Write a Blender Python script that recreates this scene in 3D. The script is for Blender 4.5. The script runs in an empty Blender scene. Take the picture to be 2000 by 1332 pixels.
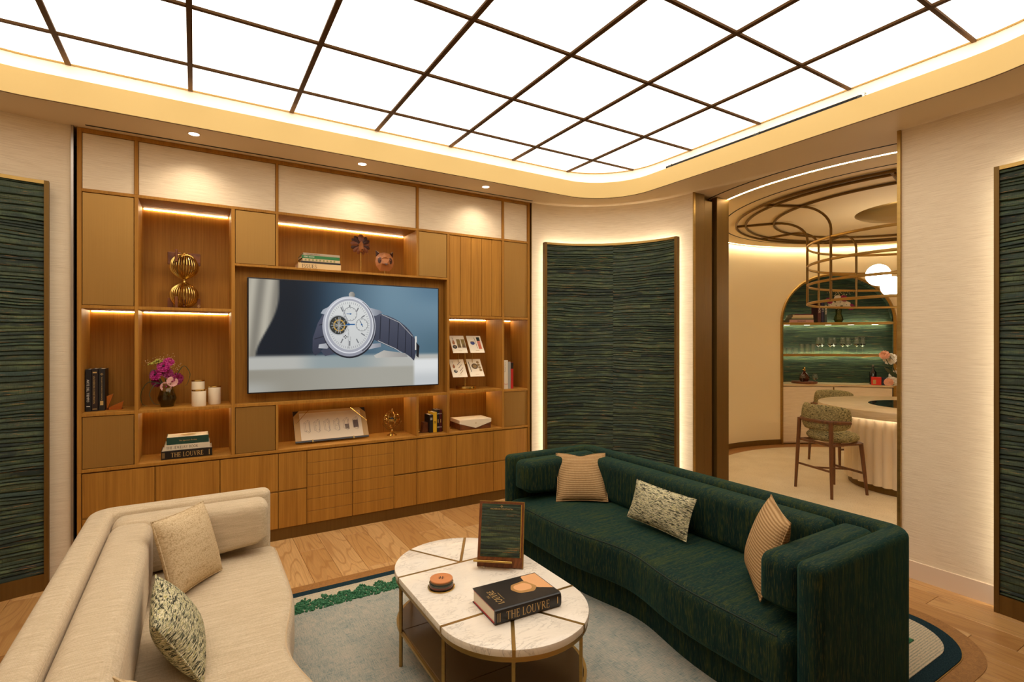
import bpy, bmesh, math, random
from math import sin, cos, pi, radians, sqrt, exp, atan2, hypot
from mathutils import Vector, Matrix

SC = bpy.context.scene
COL = SC.collection
RND = random.Random(11)

# ------------------------------------------------------------ camera, world, exposure
cam_data = bpy.data.cameras.new('camera')
cam_data.sensor_width = 36.0
cam_data.lens = 18.18
cam_data.clip_start = 0.02
cam = bpy.data.objects.new('camera', cam_data)
cam.location = (0.0, 0.0, 1.44)
cam.rotation_euler = (radians(90), 0, -math.atan(620 / 1010.0))
COL.objects.link(cam)
SC.camera = cam

world = bpy.data.worlds.new('world')
SC.world = world
world.use_nodes = True
world.node_tree.nodes['Background'].inputs[0].default_value = (0.9, 0.72, 0.5, 1)
world.node_tree.nodes['Background'].inputs[1].default_value = 0.0

SC.view_settings.view_transform = 'Standard'
SC.view_settings.look = 'None'
SC.view_settings.exposure = 0.0
SC.view_settings.gamma = 1.0
SC.view_settings.use_curve_mapping = False

# lamp strengths (the room's own luminaires; the lamps themselves are built further down)
CEIL_GLOW = 2.7        # luminous ceiling
COVE_GLOW = 13.0        # strip on the ceiling ledge
LED_GLOW = 55.0        # strips in the shelves
HALO_GLOW = 105.0        # strips behind the green panels
SPOT_W = 17.0          # recessed downlights
BAR_COVE = 70.0         # ring cove in the bar
GLOBE_GLOW = 15.0


def spot(name, loc, target, watts, size=70, blend=0.6, col=(1.0, 0.86, 0.70), parent=None, radius=0.03):
    d = bpy.data.lights.new(name, 'SPOT')
    d.energy = watts
    d.spot_size = radians(size)
    d.spot_blend = blend
    d.color = col
    d.shadow_soft_size = radius
    o = bpy.data.objects.new(name, d)
    v = Vector(target) - Vector(loc)
    q = v.to_track_quat('-Z', 'Y')
    o.rotation_mode = 'QUATERNION'
    o.rotation_quaternion = q
    if parent is not None:
        o.parent = parent
        o.location = Vector(loc) - parent.location
    else:
        o.location = loc
    COL.objects.link(o)
    return o


# ------------------------------------------------------------ helpers: colours, materials
def lin(c):
    c = c / 255.0
    return c / 12.92 if c <= 0.04045 else ((c + 0.055) / 1.055) ** 2.4


def S(r, g, b):
    return (lin(r), lin(g), lin(b), 1.0)


class Mat:
    def __init__(s, name, base=(.5, .5, .5, 1), rough=.5, metal=0.0, spec=.5, **kw):
        s.m = bpy.data.materials.new(name)
        s.m.use_nodes = True
        s.nt = s.m.node_tree
        s.N = s.nt.nodes
        s.b = s.N['Principled BSDF']
        s.i('Base Color', base)
        s.i('Roughness', rough)
        s.i('Metallic', metal)
        s.i('Specular IOR Level', spec)
        for k, v in kw.items():
            s.i(k.replace('_', ' '), v)
        s._tc = None

    def i(s, n, v):
        if hasattr(v, 'is_linked'):
            s.nt.links.new(v, s.b.inputs[n])
        else:
            s.b.inputs[n].default_value = v

    def node(s, t, ins=(), **at):
        n = s.N.new(t)
        for k, v in at.items():
            setattr(n, k, v)
        for k, v in dict(ins).items():
            if hasattr(v, 'is_linked'):
                s.nt.links.new(v, n.inputs[k])
            else:
                n.inputs[k].default_value = v
        return n

    def co(s, scale=(1, 1, 1), rot=(0, 0, 0), kind='Object', off=None):
        if s._tc is None:
            s._tc = s.N.new('ShaderNodeTexCoord')
        mp = s.node('ShaderNodeMapping', {'Vector': s._tc.outputs[kind], 'Scale': scale, 'Rotation': rot})
        if off is not None:
            s.nt.links.new(off, mp.inputs['Location'])
        return mp.outputs[0]

    def rand(s, mul=50.0):
        oi = s.N.new('ShaderNodeObjectInfo')
        m = s.node('ShaderNodeMath', {0: oi.outputs['Random'], 1: mul}, operation='MULTIPLY')
        c = s.node('ShaderNodeCombineXYZ', {0: m.outputs[0], 1: m.outputs[0], 2: m.outputs[0]})
        return oi.outputs['Random'], c.outputs[0]

    def noise(s, vec, scale=5, detail=3, rough=.5, dist=0.0):
        return s.node('ShaderNodeTexNoise', {'Vector': vec, 'Scale': scale, 'Detail': detail, 'Roughness': rough, 'Distortion': dist}).outputs[0]

    def wave(s, vec, scale=5, dist=0, detail=2, dscale=1, direction='X', typ='BANDS', prof='SIN'):
        n = s.node('ShaderNodeTexWave', {'Vector': vec, 'Scale': scale, 'Distortion': dist, 'Detail': detail, 'Detail Scale': dscale}, wave_type=typ, wave_profile=prof)
        if typ == 'BANDS':
            n.bands_direction = direction
        return n.outputs['Fac']

    def voro(s, vec, scale=5, feature='F1', out='Distance'):
        return s.node('ShaderNodeTexVoronoi', {'Vector': vec, 'Scale': scale}, feature=feature).outputs[out]

    def ramp(s, fac, stops, interp='LINEAR'):
        n = s.node('ShaderNodeValToRGB', {'Fac': fac})
        r = n.color_ramp
        r.interpolation = interp
        while len(r.elements) < len(stops):
            r.elements.new(.5)
        for e, (p, c) in zip(r.elements, stops):
            e.position = p
            e.color = c if hasattr(c, '__len__') else (c, c, c, 1)
        return n.outputs[0]

    def mix(s, fac, a, b, mode='MIX'):
        n = s.node('ShaderNodeMix', {}, data_type='RGBA', blend_type=mode)
        for k, v in ((0, fac), (6, a), (7, b)):
            if hasattr(v, 'is_linked'):
                s.nt.links.new(v, n.inputs[k])
            else:
                n.inputs[k].default_value = v
        return n.outputs[2]

    def math(s, op, a, b=0.0):
        return s.node('ShaderNodeMath', {0: a, 1: b}, operation=op).outputs[0]

    def bump(s, h, strength=.3, dist=.01):
        n = s.node('ShaderNodeBump', {'Height': h, 'Strength': strength, 'Distance': dist})
        s.i('Normal', n.outputs[0])


def emit(name, col, strength):
    m = Mat(name, (0, 0, 0, 1), rough=.6, spec=0.0)
    m.i('Emission Color', col)
    m.i('Emission Strength', strength)
    return m.m


def plain(name, col, rough=.5, metal=0.0, **kw):
    return Mat(name, col, rough, metal, **kw).m


def glassy(name, col=(1, 1, 1, 1), rough=0.0, ior=1.45):
    m = Mat(name, col, rough)
    m.i('Transmission Weight', 1.0)
    m.i('IOR', ior)
    return m.m


# ------------------------------------------------------------ helpers: geometry
MW = {}


def link(o, parent=None):
    COL.objects.link(o)
    if parent is not None:
        o.parent = parent
    return o


def tag(o, label=None, cat=None, group=None, kind=None):
    if label:
        o['label'] = label
    if cat:
        o['category'] = cat
    if group:
        o['group'] = group
    if kind:
        o['kind'] = kind
    return o


def thing(name, label, cat, loc=(0, 0, 0), rz=0.0, group=None, rot=None, kind=None):
    o = bpy.data.objects.new(name, None)
    o.empty_display_size = .05
    o.location = loc
    o.rotation_euler = rot if rot else (0, 0, rz)
    link(o)
    MW[o.name] = Matrix.LocRotScale(Vector(loc), o.rotation_euler.to_matrix().to_quaternion(), None)
    return tag(o, label, cat, group, kind)


def world_of(o):
    m = MW.get(o.name)
    return m if m is not None else Matrix()


def fillet(pts, radii, n=6):
    out = []
    k = len(pts)
    for i in range(k):
        p = Vector(pts[i]); a = Vector(pts[i - 1]); b = Vector(pts[(i + 1) % k])
        r = radii[i] if hasattr(radii, '__len__') else radii
        if r <= 1e-6:
            out.append((p.x, p.y)); continue
        d1 = (a - p); d2 = (b - p)
        l1, l2 = d1.length, d2.length
        d1.normalize(); d2.normalize()
        ang = d1.angle(d2)
        t = min(r / math.tan(ang / 2), l1 * .5, l2 * .5)
        rr = t * math.tan(ang / 2)
        bis = (d1 + d2).normalized()
        c = p + bis * (rr / sin(ang / 2))
        p1 = p + d1 * t; p2 = p + d2 * t
        a1 = atan2(p1.y - c.y, p1.x - c.x); a2 = atan2(p2.y - c.y, p2.x - c.x)
        da = (a2 - a1 + pi) % (2 * pi) - pi
        for j in range(n + 1):
            q = a1 + da * j / n
            out.append((c.x + rr * cos(q), c.y + rr * sin(q)))
    return out


def rrect(x0, x1, y0, y1, r, n=8):
    return fillet([(x0, y0), (x1, y0), (x1, y1), (x0, y1)], r, n)


def arc(cx, cy, r, a0, a1, n):
    return [(cx + r * cos(radians(a0 + (a1 - a0) * i / n)), cy + r * sin(radians(a0 + (a1 - a0) * i / n))) for i in range(n + 1)]


class B:
    def __init__(s):
        s.bm = bmesh.new()

    def face(s, vs):
        try:
            return s.bm.faces.new(vs)
        except ValueError:
            return None

    def v(s, co, M=None):
        co = Vector(co)
        return s.bm.verts.new(M @ co if M else co)

    def box(s, x0, x1, y0, y1, z0, z1, M=None):
        v = [s.v((x, y, z), M) for z in (z0, z1) for y in (y0, y1) for x in (x0, x1)]
        for f in ((0, 2, 3, 1), (4, 5, 7, 6), (0, 1, 5, 4), (2, 6, 7, 3), (0, 4, 6, 2), (1, 3, 7, 5)):
            s.face([v[i] for i in f])
        return s

    def prism(s, poly, z0, z1, M=None, top=True, bot=True):
        a = [s.v((p[0], p[1], z0), M) for p in poly]
        b = [s.v((p[0], p[1], z1), M) for p in poly]
        n = len(poly)
        for i in range(n):
            j = (i + 1) % n
            s.face([a[i], a[j], b[j], b[i]])
        if bot:
            s.face(a[::-1])
        if top:
            s.face(b)
        return s

    def poly(s, pts, M=None):
        s.face([s.v(p, M) for p in pts])
        return s

    def strip(s, pts, z0, z1, M=None):
        a = [s.v((p[0], p[1], z0), M) for p in pts]
        b = [s.v((p[0], p[1], z1), M) for p in pts]
        for i in range(len(pts) - 1):
            s.face([a[i], a[i + 1], b[i + 1], b[i]])
        return s

    def wall(s, pts, th, z0, z1):
        """thick wall along an open polyline; th to the right-hand side of the direction"""
        k = len(pts)
        off = []
        for i in range(k):
            a = Vector(pts[max(i - 1, 0)]); b = Vector(pts[min(i + 1, k - 1)])
            d = (b - a).normalized()
            off.append((pts[i][0] + d.y * th, pts[i][1] - d.x * th))
        a = [[s.v((p[0], p[1], z)) for p in pts] for z in (z0, z1)]
        b = [[s.v((p[0], p[1], z)) for p in off] for z in (z0, z1)]
        for i in range(k - 1):
            s.face([a[0][i], a[0][i + 1], a[1][i + 1], a[1][i]])
            s.face([b[0][i + 1], b[0][i], b[1][i], b[1][i + 1]])
            s.face([a[1][i], a[1][i + 1], b[1][i + 1], b[1][i]])
            s.face([a[0][i + 1], a[0][i], b[0][i], b[0][i + 1]])
        for i, fl in ((0, 1), (k - 1, 0)):
            q = [a[0][i], a[1][i], b[1][i], b[0][i]]
            s.face(q if fl else q[::-1])
        return s

    def lathe(s, prof, c=(0, 0, 0), n=24, M=None, squash=None):
        c = Vector(c)
        rings = []
        for r, z in prof:
            if r < 1e-6:
                rings.append([s.v(c + Vector((0, 0, z)), M)])
            else:
                rings.append([s.v(c + Vector((r * cos(2 * pi * i / n), r * sin(2 * pi * i / n), z)), M) for i in range(n)])
        for A, Bq in zip(rings, rings[1:]):
            for i in range(n):
                j = (i + 1) % n
                if len(A) == 1 and len(Bq) == 1:
                    continue
                if len(A) == 1:
                    s.face([A[0], Bq[j], Bq[i]])
                elif len(Bq) == 1:
                    s.face([A[i], A[j], Bq[0]])
                else:
                    s.face([A[i], A[j], Bq[j], Bq[i]])
        return s

    def cyl(s, c, r, z0, z1, n=24, r2=None, M=None):
        r2 = r if r2 is None else r2
        return s.lathe([(0, z0), (r, z0), (r2, z1), (0, z1)], c, n, M)

    def ball(s, c, r, n=16, m=10, sz=1.0, M=None):
        return s.lathe([(max(r * sin(pi * k / m), 0) if 0 < k < m else 0, -r * sz * cos(pi * k / m)) for k in range(m + 1)], c, n, M)

    def tube(s, path, r, n=8, closed=False, flat=1.0, M=None, cap=True):
        P = [Vector(p) for p in path]
        k = len(P)
        rings = []
        up = None
        for i in range(k):
            a = P[i - 1] if (closed or i > 0) else P[i]
            b = P[(i + 1) % k] if (closed or i < k - 1) else P[i]
            d = (b - a)
            if d.length < 1e-9:
                d = Vector((0, 0, 1))
            d.normalize()
            if up is None:
                up = Vector((0, 0, 1)) if abs(d.z) < .9 else Vector((1, 0, 0))
            x = d.cross(up)
            if x.length < 1e-6:
                x = d.cross(Vector((1, 0, 0)))
            x.normalize()
            y = x.cross(d).normalized()
            up = y
            rr = r[i] if hasattr(r, '__len__') else r
            rings.append([s.v(P[i] + x * (rr * cos(2 * pi * j / n + pi / n)) + y * (rr * flat * sin(2 * pi * j / n + pi / n)), M) for j in range(n)])
        for i in range(k if closed else k - 1):
            A, Q = rings[i], rings[(i + 1) % k]
            for j in range(n):
                l = (j + 1) % n
                s.face([A[j], A[l], Q[l], Q[j]])
        if not closed and cap:
            s.face(rings[0][::-1])
            s.face(rings[-1])
        return s

    def grid(s, f, nu, nv, cu=False, cv=False, M=None):
        g = [[s.v(f(i / nu, j / nv), M) for j in range(nv + (0 if cv else 1))] for i in range(nu + (0 if cu else 1))]
        for i in range(nu):
            for j in range(nv):
                i2 = (i + 1) % len(g) if cu else i + 1
                j2 = (j + 1) % len(g[0]) if cv else j + 1
                s.face([g[i][j], g[i2][j], g[i2][j2], g[i][j2]])
        return s

    def done(s, name, mat, parent=None, loc=None, local=False, smooth=35, bevel=0, seg=2, bsel=None, weld=0, recalc=True, rot=None):
        bm = s.bm
        if weld:
            bmesh.ops.remove_doubles(bm, verts=bm.verts, dist=weld)
        if recalc:
            bmesh.ops.recalc_face_normals(bm, faces=bm.faces)
        if bevel:
            es = [e for e in bm.edges if len(e.link_faces) == 2 and e.calc_face_angle(0) > .5 and (bsel is None or bsel(e))]
            bmesh.ops.bevel(bm, geom=es, offset=bevel, segments=seg, profile=.5, affect='EDGES', clamp_overlap=True)
        me = bpy.data.meshes.new(name)
        if parent is not None and not local:
            bmesh.ops.transform(bm, matrix=world_of(parent).inverted(), verts=bm.verts)
        elif loc is not None and not local:
            bmesh.ops.translate(bm, vec=-Vector(loc), verts=bm.verts)
        bm.to_mesh(me)
        bm.free()
        if smooth:
            me.polygons.foreach_set('use_smooth', [True] * len(me.polygons))
            me.set_sharp_from_angle(angle=radians(smooth))
        for m in (mat if isinstance(mat, (list, tuple)) else [mat]):
            me.materials.append(m)
        o = bpy.data.objects.new(name, me)
        link(o, parent)
        if loc is not None and parent is None:
            o.location = loc
            if rot:
                o.rotation_euler = rot
            MW[o.name] = Matrix.LocRotScale(Vector(loc), o.rotation_euler.to_matrix().to_quaternion(), None)
        elif parent is not None:
            MW[o.name] = world_of(parent)
        return o


def frame_m(o, x, y):
    """matrix with origin o, x axis x, y axis y"""
    x = Vector(x).normalized(); y = Vector(y).normalized()
    z = x.cross(y).normalized(); y = z.cross(x)
    m = Matrix((x, y, z)).transposed().to_4x4()
    m.translation = Vector(o)
    return m


def struct(o):
    o['kind'] = 'structure'
    return o


def sans(txt, size, M, mat, parent, name='lettering', align='CENTER', sx=1.0, ext=0.0002):
    cu = bpy.data.curves.new('t', 'FONT')
    cu.body = txt
    cu.size = size
    cu.align_x = align
    cu.align_y = 'CENTER'
    cu.resolution_u = 2
    ob = bpy.data.objects.new('t', cu)
    me = bpy.data.meshes.new_from_object(ob)
    bpy.data.objects.remove(ob)
    me.transform(Matrix.Diagonal((sx, 1, 1, 1)))
    me.transform(world_of(parent).inverted() @ M)
    me.materials.clear()
    me.materials.append(mat)
    o = bpy.data.objects.new(name, me)
    link(o, parent)
    MW[o.name] = world_of(parent)
    return o


# serif capitals drawn as strokes on a 0..1 high body: (x0,y0,x1,y1,width) and arcs ('a',cx,cy,rx,ry,a0,a1,w)
TK, TN = .13, .06
GL = {
    'T': (.72, [(.36, 0, .36, 1, TK), (0, .97, .72, .97, TN), (.02, .8, .02, .97, .04), (.7, .8, .7, .97, .04), (.22, .02, .5, .02, .04)]),
    'H': (.82, [(.14, 0, .14, 1, TK), (.68, 0, .68, 1, TK), (.14, .52, .68, .52, TN), (0, .02, .28, .02, .04), (0, .98, .28, .98, .04), (.54, .02, .82, .02, .04), (.54, .98, .82, .98, .04)]),
    'E': (.62, [(.14, 0, .14, 1, TK), (0, .02, .6, .03, TN), (0, .98, .58, .97, TN), (.14, .52, .48, .52, TN), (.59, .02, .59, .22, .04), (.56, .8, .56, .98, .04), (.46, .42, .46, .62, .04)]),
    'L': (.6, [(.14, 0, .14, 1, TK), (0, .03, .58, .03, TN), (0, .98, .28, .98, .04), (.57, .02, .57, .24, .04)]),
    'O': (.9, [('a', .45, .5, .4, .48, 0, 360, .1)]),
    'U': (.8, [(.13, .3, .13, 1, TK), ('a', .4, .32, .27, .31, 180, 360, .09), (.67, .3, .67, 1, TN), (0, .98, .26, .98, .04), (.54, .98, .8, .98, .04)]),
    'V': (.8, [(.12, 1, .4, 0, TK), (.68, 1, .4, 0, TN), (0, .98, .26, .98, .04), (.55, .98, .8, .98, .04)]),
    'R': (.78, [(.14, 0, .14, 1, TK), ('a', .3, .75, .26, .23, -90, 90, .1), (.14, .98, .32, .98, TN), (.14, .52, .32, .52, TN), (.36, .52, .74, .02, TK), (0, .02, .28, .02, .04), (0, .98, .2, .98, .04)]),
    'J': (.45, [(.28, .2, .28, 1, TK), ('a', .14, .2, .14, .2, 180, 360, .08), (.14, .98, .42, .98, .04)]),
    'W': (1.1, [(.1, 1, .34, 0, TK), (.58, 1, .34, 0, TN), (.52, 1, .76, 0, TK), (1., 1, .76, 0, TN), (0, .98, .24, .98, .04), (.88, .98, 1.1, .98, .04)]),
    'Y': (.76, [(.1, 1, .38, .48, TK), (.66, 1, .38, .48, TN), (.38, 0, .38, .5, TK), (.24, .02, .52, .02, .04), (0, .98, .22, .98, .04), (.54, .98, .76, .98, .04)]),
    'B': (.7, [(.14, 0, .14, 1, TK), ('a', .3, .76, .24, .22, -90, 90, .1), ('a', .3, .28, .3, .26, -90, 90, .1), (.05, .98, .32, .98, TN), (.14, .54, .32, .54, TN), (.05, .02, .32, .02, TN)]),
    'K': (.78, [(.14, 0, .14, 1, TK), (.2, .48, .64, 1, TN), (.3, .58, .7, 0, TK), (0, .02, .28, .02, .04), (0, .98, .28, .98, .04), (.52, .98, .76, .98, .04), (.58, .02, .78, .02, .04)]),
    'I': (.3, [(.15, 0, .15, 1, TK), (0, .02, .3, .02, .04), (0, .98, .3, .98, .04)]),
    'S': (.6, [('a', .3, .74, .22, .24, 60, 270, .1), ('a', .3, .26, .24, .24, -120, 90, .1), (.52, .76, .52, .98, .04), (.06, .02, .06, .24, .04)]),
}


def serif(txt, h, M, mat, parent, name='title_lettering', sp=.1, sx=1.0):
    b = B()
    x = 0
    segs = []
    for ch in txt:
        if ch == ' ':
            x += .4; continue
        w, st = GL[ch]
        for q in st:
            if q[0] == 'a':
                _, cx, cy, rx, ry, a0, a1, tw = q
                n = 14
                pts = [(x + cx + rx * cos(radians(a0 + (a1 - a0) * i / n)), cy + ry * sin(radians(a0 + (a1 - a0) * i / n))) for i in range(n + 1)]
                for p0, p1 in zip(pts, pts[1:]):
                    segs.append((p0, p1, tw))
            else:
                segs.append(((x + q[0], q[1]), (x + q[2], q[3]), q[4]))
        x += w + sp
    tot = (x - sp)
    for (p0, p1, tw) in segs:
        a = Vector(p0); c = Vector(p1)
        d = (c - a)
        if d.length < 1e-6:
            continue
        d.normalize()
        nrm = Vector((-d.y, d.x)) * tw / 2
        q = [a - nrm, c - nrm, c + nrm, a + nrm]
        b.poly([((p.x - tot / 2) * h * sx, (p.y - .5) * h, 0) for p in q], M)
    return b.done(name, mat, parent, smooth=0, recalc=False)

# ------------------------------------------------------------ materials
WARM = (1.0, .875, .745, 1)
WARM2 = (1.0, .80, .56, 1)

m_glow = emit('ceiling_glow', (.93, .83, .715, 1), CEIL_GLOW)
m_cove = emit('cove_strip', (1, .88, .70, 1), COVE_GLOW)
m_led = emit('shelf_led', (1, .80, .48, 1), LED_GLOW)
m_halo = emit('halo_led', (1, .89, .73, 1), HALO_GLOW)
m_spot = emit('downlight_lens', (1, .93, .82, 1), 6.0)
m_barcove = emit('bar_cove_led', (1, .86, .60, 1), BAR_COVE)
m_globe = emit('globe_glow', (1, .93, .80, 1), GLOBE_GLOW)

m_black = plain('black_gap', (.004, .004, .004, 1), .8)
m_paint = plain('soffit_paint', S(226, 202, 164), .7)
m_base_white = plain('baseboard_paint', S(228, 205, 178), .45)
m_bar_ceil = plain('bar_ceiling_paint', S(238, 214, 168), .7)


def mk():
    m = Mat('gold_fascia', S(218, 186, 116), .5, .15)
    m.i('Roughness', m.ramp(m.noise(m.co((40, 40, 2)), 3), [(0, .36), (1, .5)]))
    return m.m


m_gold = mk()


def mk():
    m = Mat('linen_wallcovering', rough=.85, spec=.2)
    c = m.co((4, 4, 210))
    a = m.noise(c, 1.6, 4, .65)
    d = m.noise(m.co((14, 14, 560)), 1.0, 2, .5)
    k = m.math('ADD', m.math('MULTIPLY', a, .7), m.math('MULTIPLY', d, .3))
    m.i('Base Color', m.ramp(k, [(.32, S(212, 190, 158)), (.5, S(231, 212, 181)), (.68, S(241, 225, 198))]))
    m.bump(k, .35, .004)
    return m.m


m_linen = mk()


def mk():
    m = Mat('oak_veneer', rough=.55, spec=.2)
    v1 = m.noise(m.co((70, 70, 1.2)), 1.4, 4, .6)
    v2 = m.noise(m.co((11, 11, .5)), 1.2, 2, .5)
    v3 = m.noise(m.co((260, 260, 6)), 1.0, 2, .5)
    k = m.math('ADD', m.math('MULTIPLY', v1, .45), m.math('ADD', m.math('MULTIPLY', v2, .35), m.math('MULTIPLY', v3, .2)))
    c = m.ramp(k, [(.3, S(140, 92, 33)), (.5, S(168, 116, 44)), (.7, S(188, 134, 56))])
    m.i('Base Color', c)
    m.bump(v3, .12, .001)
    return m.m


m_veneer = mk()


def brushed(name, c0, c1, rough=.42, metal=.85, scale=(180, 180, 1.5)):
    m = Mat(name, rough=rough, metal=metal)
    k = m.noise(m.co(scale), 1.2, 3, .6)
    m.i('Base Color', m.ramp(k, [(.3, c0), (.7, c1)]))
    m.i('Roughness', m.ramp(k, [(.3, rough - .06), (.7, rough + .08)]))
    return m.m


m_bronze = brushed('brushed_bronze_door', S(160, 120, 58), S(170, 129, 65), .40, .6, (420, 420, 2))
m_brass = brushed('satin_brass', S(160, 128, 70), S(176, 142, 80), .34, .9, (2, 2, 60))
m_brass_dk = brushed('aged_brass', S(108, 80, 34), S(122, 92, 42), .5, .65, (60, 60, 2))
m_bar = plain('dark_bronze_bar', S(84, 58, 30), .75, 0.0, spec=.1)
m_cove_paint = plain('cove_paint', S(244, 232, 212), .7)
m_goldm = plain('polished_gold', S(208, 174, 98), .24, 1.0)
m_copper = plain('copper', S(190, 118, 60), .3, 1.0)
m_steel = plain('steel', S(170, 160, 150), .3, 1.0)
m_clip = glassy('clear_clip', (1, .97, .92, 1), .1)


def mk():
    m = Mat('oak_floor', rough=.36, spec=.4)
    r, off = m.rand(37)
    n1 = m.noise(m.co((6.5, .9, 1), off=off), 1.0, 1.5, .4, .3)
    ring = m.math('SINE', m.math('MULTIPLY', n1, 75.0))
    fine = m.noise(m.co((170, 5, 1), off=off), 1.0, 3, .6)
    tone = m.ramp(r, [(0, S(186, 136, 78)), (.5, S(204, 156, 96)), (1, S(216, 172, 114))])
    dark = m.mix(m.ramp(ring, [(.0, 0), (.62, .0), (.9, .38), (1, .5)]), tone, S(160, 108, 56))
    cc = m.mix(m.ramp(fine, [(.35, .3), (.6, 0)]), dark, S(150, 100, 52))
    m.i('Base Color', cc)
    m.bump(ring, .05, .001)
    return m.m


m_floor = mk()


def mk():
    m = Mat('dark_oak_border', rough=.4, spec=.4)
    fine = m.noise(m.co((12, 12, 1)), 5.0, 4, .6, 1.5)
    m.i('Base Color', m.ramp(fine, [(.3, S(136, 90, 44)), (.7, S(176, 124, 66))]))
    return m.m


m_border = mk()


def mk():
    m = Mat('green_bark_cloth', rough=.55, spec=.3)
    r, off = m.rand(91)
    weave = m.noise(m.co((220, 220, 3), off=off), 1.0, 2, .5)
    hor = m.noise(m.co((5, 5, 190), off=off), 1.4, 4, .7)
    blot = m.noise(m.co((4, 4, 26), off=off), 1.5, 3, .6)
    tone = m.ramp(r, [(0, S(24, 36, 28)), (.25, S(44, 58, 42)), (.5, S(58, 70, 49)), (.75, S(46, 65, 53)), (1, S(78, 86, 56))])
    c1 = m.mix(m.ramp(hor, [(.36, .9), (.50, 0)]), tone, S(10, 18, 14))
    c2 = m.mix(m.ramp(blot, [(.52, 0), (.68, .6)]), c1, S(98, 112, 70))
    c3 = m.mix(m.ramp(hor, [(.625, 0), (.665, .9)]), c2, S(176, 122, 62))
    c4 = m.mix(m.ramp(weave, [(.3, .4), (.5, 0)]), c3, S(18, 30, 20))
    m.i('Base Color', c4)
    m.bump(m.math('ADD', hor, m.math('MULTIPLY', weave, .4)), .5, .004)
    return m.m


m_green = mk()


def mk():
    m = Mat('green_bark_niche', rough=.6, spec=.3)
    hor = m.noise(m.co((2.5, 2.5, 75)), 1.3, 4, .65)
    hor2 = m.noise(m.co((4, 4, 120)), 1.0, 3, .6)
    c1 = m.ramp(hor, [(.34, S(14, 26, 18)), (.5, S(40, 62, 46)), (.68, S(78, 94, 58))])
    c2 = m.mix(m.ramp(hor2, [(.64, 0), (.7, .8)]), c1, S(160, 116, 62))
    m.i('Base Color', c2)
    m.bump(hor, .8, .012)
    return m.m


m_green_n = mk()


def mk():
    m = Mat('green_sofa_fabric', rough=.8, spec=.15)
    geo = m.N.new('ShaderNodeNewGeometry')
    nz = m.node('ShaderNodeSeparateXYZ', {0: geo.outputs['True Normal']}).outputs[2]
    up = m.ramp(m.math('ABSOLUTE', nz), [(.45, 0), (.75, 1)])
    sA = m.noise(m.co((40, 330, 330)), 1.0, 2, .5)
    sB = m.noise(m.co((300, 300, 26)), 1.0, 2, .5)
    st2 = m.mix(up, sB, sA)
    tA = m.noise(m.co((5.0, 75, 75)), 1.0, 4, .6)
    tB = m.noise(m.co((60, 60, 4)), 1.0, 4, .6)
    st = m.mix(up, tB, tA)
    big = m.noise(m.co((1.5, 5, 5)), 1.0, 2, .5)
    tw = m.wave(m.co((1, 1, 1), (0, 0, .78)), 150, 0, 0, 0, 'DIAGONAL')
    k = m.math('ADD', m.math('MULTIPLY', st, .75), m.math('MULTIPLY', big, .25))
    c1 = m.ramp(k, [(.34, S(6, 30, 30)), (.48, S(16, 42, 36)), (.64, S(46, 58, 27))])
    c2 = m.mix(m.ramp(st2, [(.54, 0), (.68, .4)]), c1, S(92, 88, 36))
    c3 = m.mix(m.ramp(st2, [(.32, .5), (.45, 0)]), c2, S(4, 26, 28))
    m.i('Base Color', c3)
    m.i('Sheen Weight', .3)
    m.i('Sheen Roughness', .4)
    m.i('Sheen Tint', S(60, 150, 140))
    m.bump(m.math('ADD', st2, m.math('MULTIPLY', tw, .4)), .3, .002)
    return m.m


m_sofa_g = mk()


def mk():
    m = Mat('cream_sofa_fabric', rough=.85, spec=.12)
    st = m.noise(m.co((10, 120, 120)), 1.0, 3, .6)
    st2 = m.noise(m.co((190, 380, 380)), 1.0, 2, .5)
    tw = m.wave(m.co((1, 1, 1), (0, 0, .78)), 120, 0, 0, 0, 'DIAGONAL')
    k = m.math('ADD', m.math('MULTIPLY', st, .55), m.math('MULTIPLY', st2, .45))
    m.i('Base Color', m.ramp(k, [(.30, S(182, 161, 129)), (.5, S(204, 184, 152)), (.70, S(222, 204, 175))]))
    m.i('Sheen Weight', .15)
    m.bump(m.math('ADD', st2, m.math('MULTIPLY', tw, .5)), .35, .003)
    return m.m


m_sofa_w = mk()


def mk():
    m = Mat('tan_knit', rough=.9, spec=.1)
    a = m.wave(m.co((1, 1, 1)), 26, .5, 1, 3, 'Y')
    b = m.wave(m.co((1, 1, 1)), 60, 1.5, 1, 4, 'X')
    k = m.math('MULTIPLY', a, m.math('ADD', m.math('MULTIPLY', b, .6), .4))
    m.i('Base Color', m.ramp(k, [(.05, S(146, 112, 72)), (.5, S(182, 148, 104)), (1, S(198, 166, 122))]))
    m.bump(k, .4, .004)
    return m.m


m_tan = mk()


def mk():
    m = Mat('beige_weave', rough=.9, spec=.1)
    a = m.voro(m.co((210, 210, 60)), 1.0)
    st = m.noise(m.co((10, 120, 8)), 1.0, 2, .5)
    k = m.math('ADD', m.math('MULTIPLY', a, .6), m.math('MULTIPLY', st, .4))
    m.i('Base Color', m.ramp(k, [(.2, S(220, 200, 164)), (.5, S(204, 180, 142)), (.8, S(172, 146, 108))]))
    m.bump(a, -.5, .004)
    return m.m


m_beige = mk()


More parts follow.
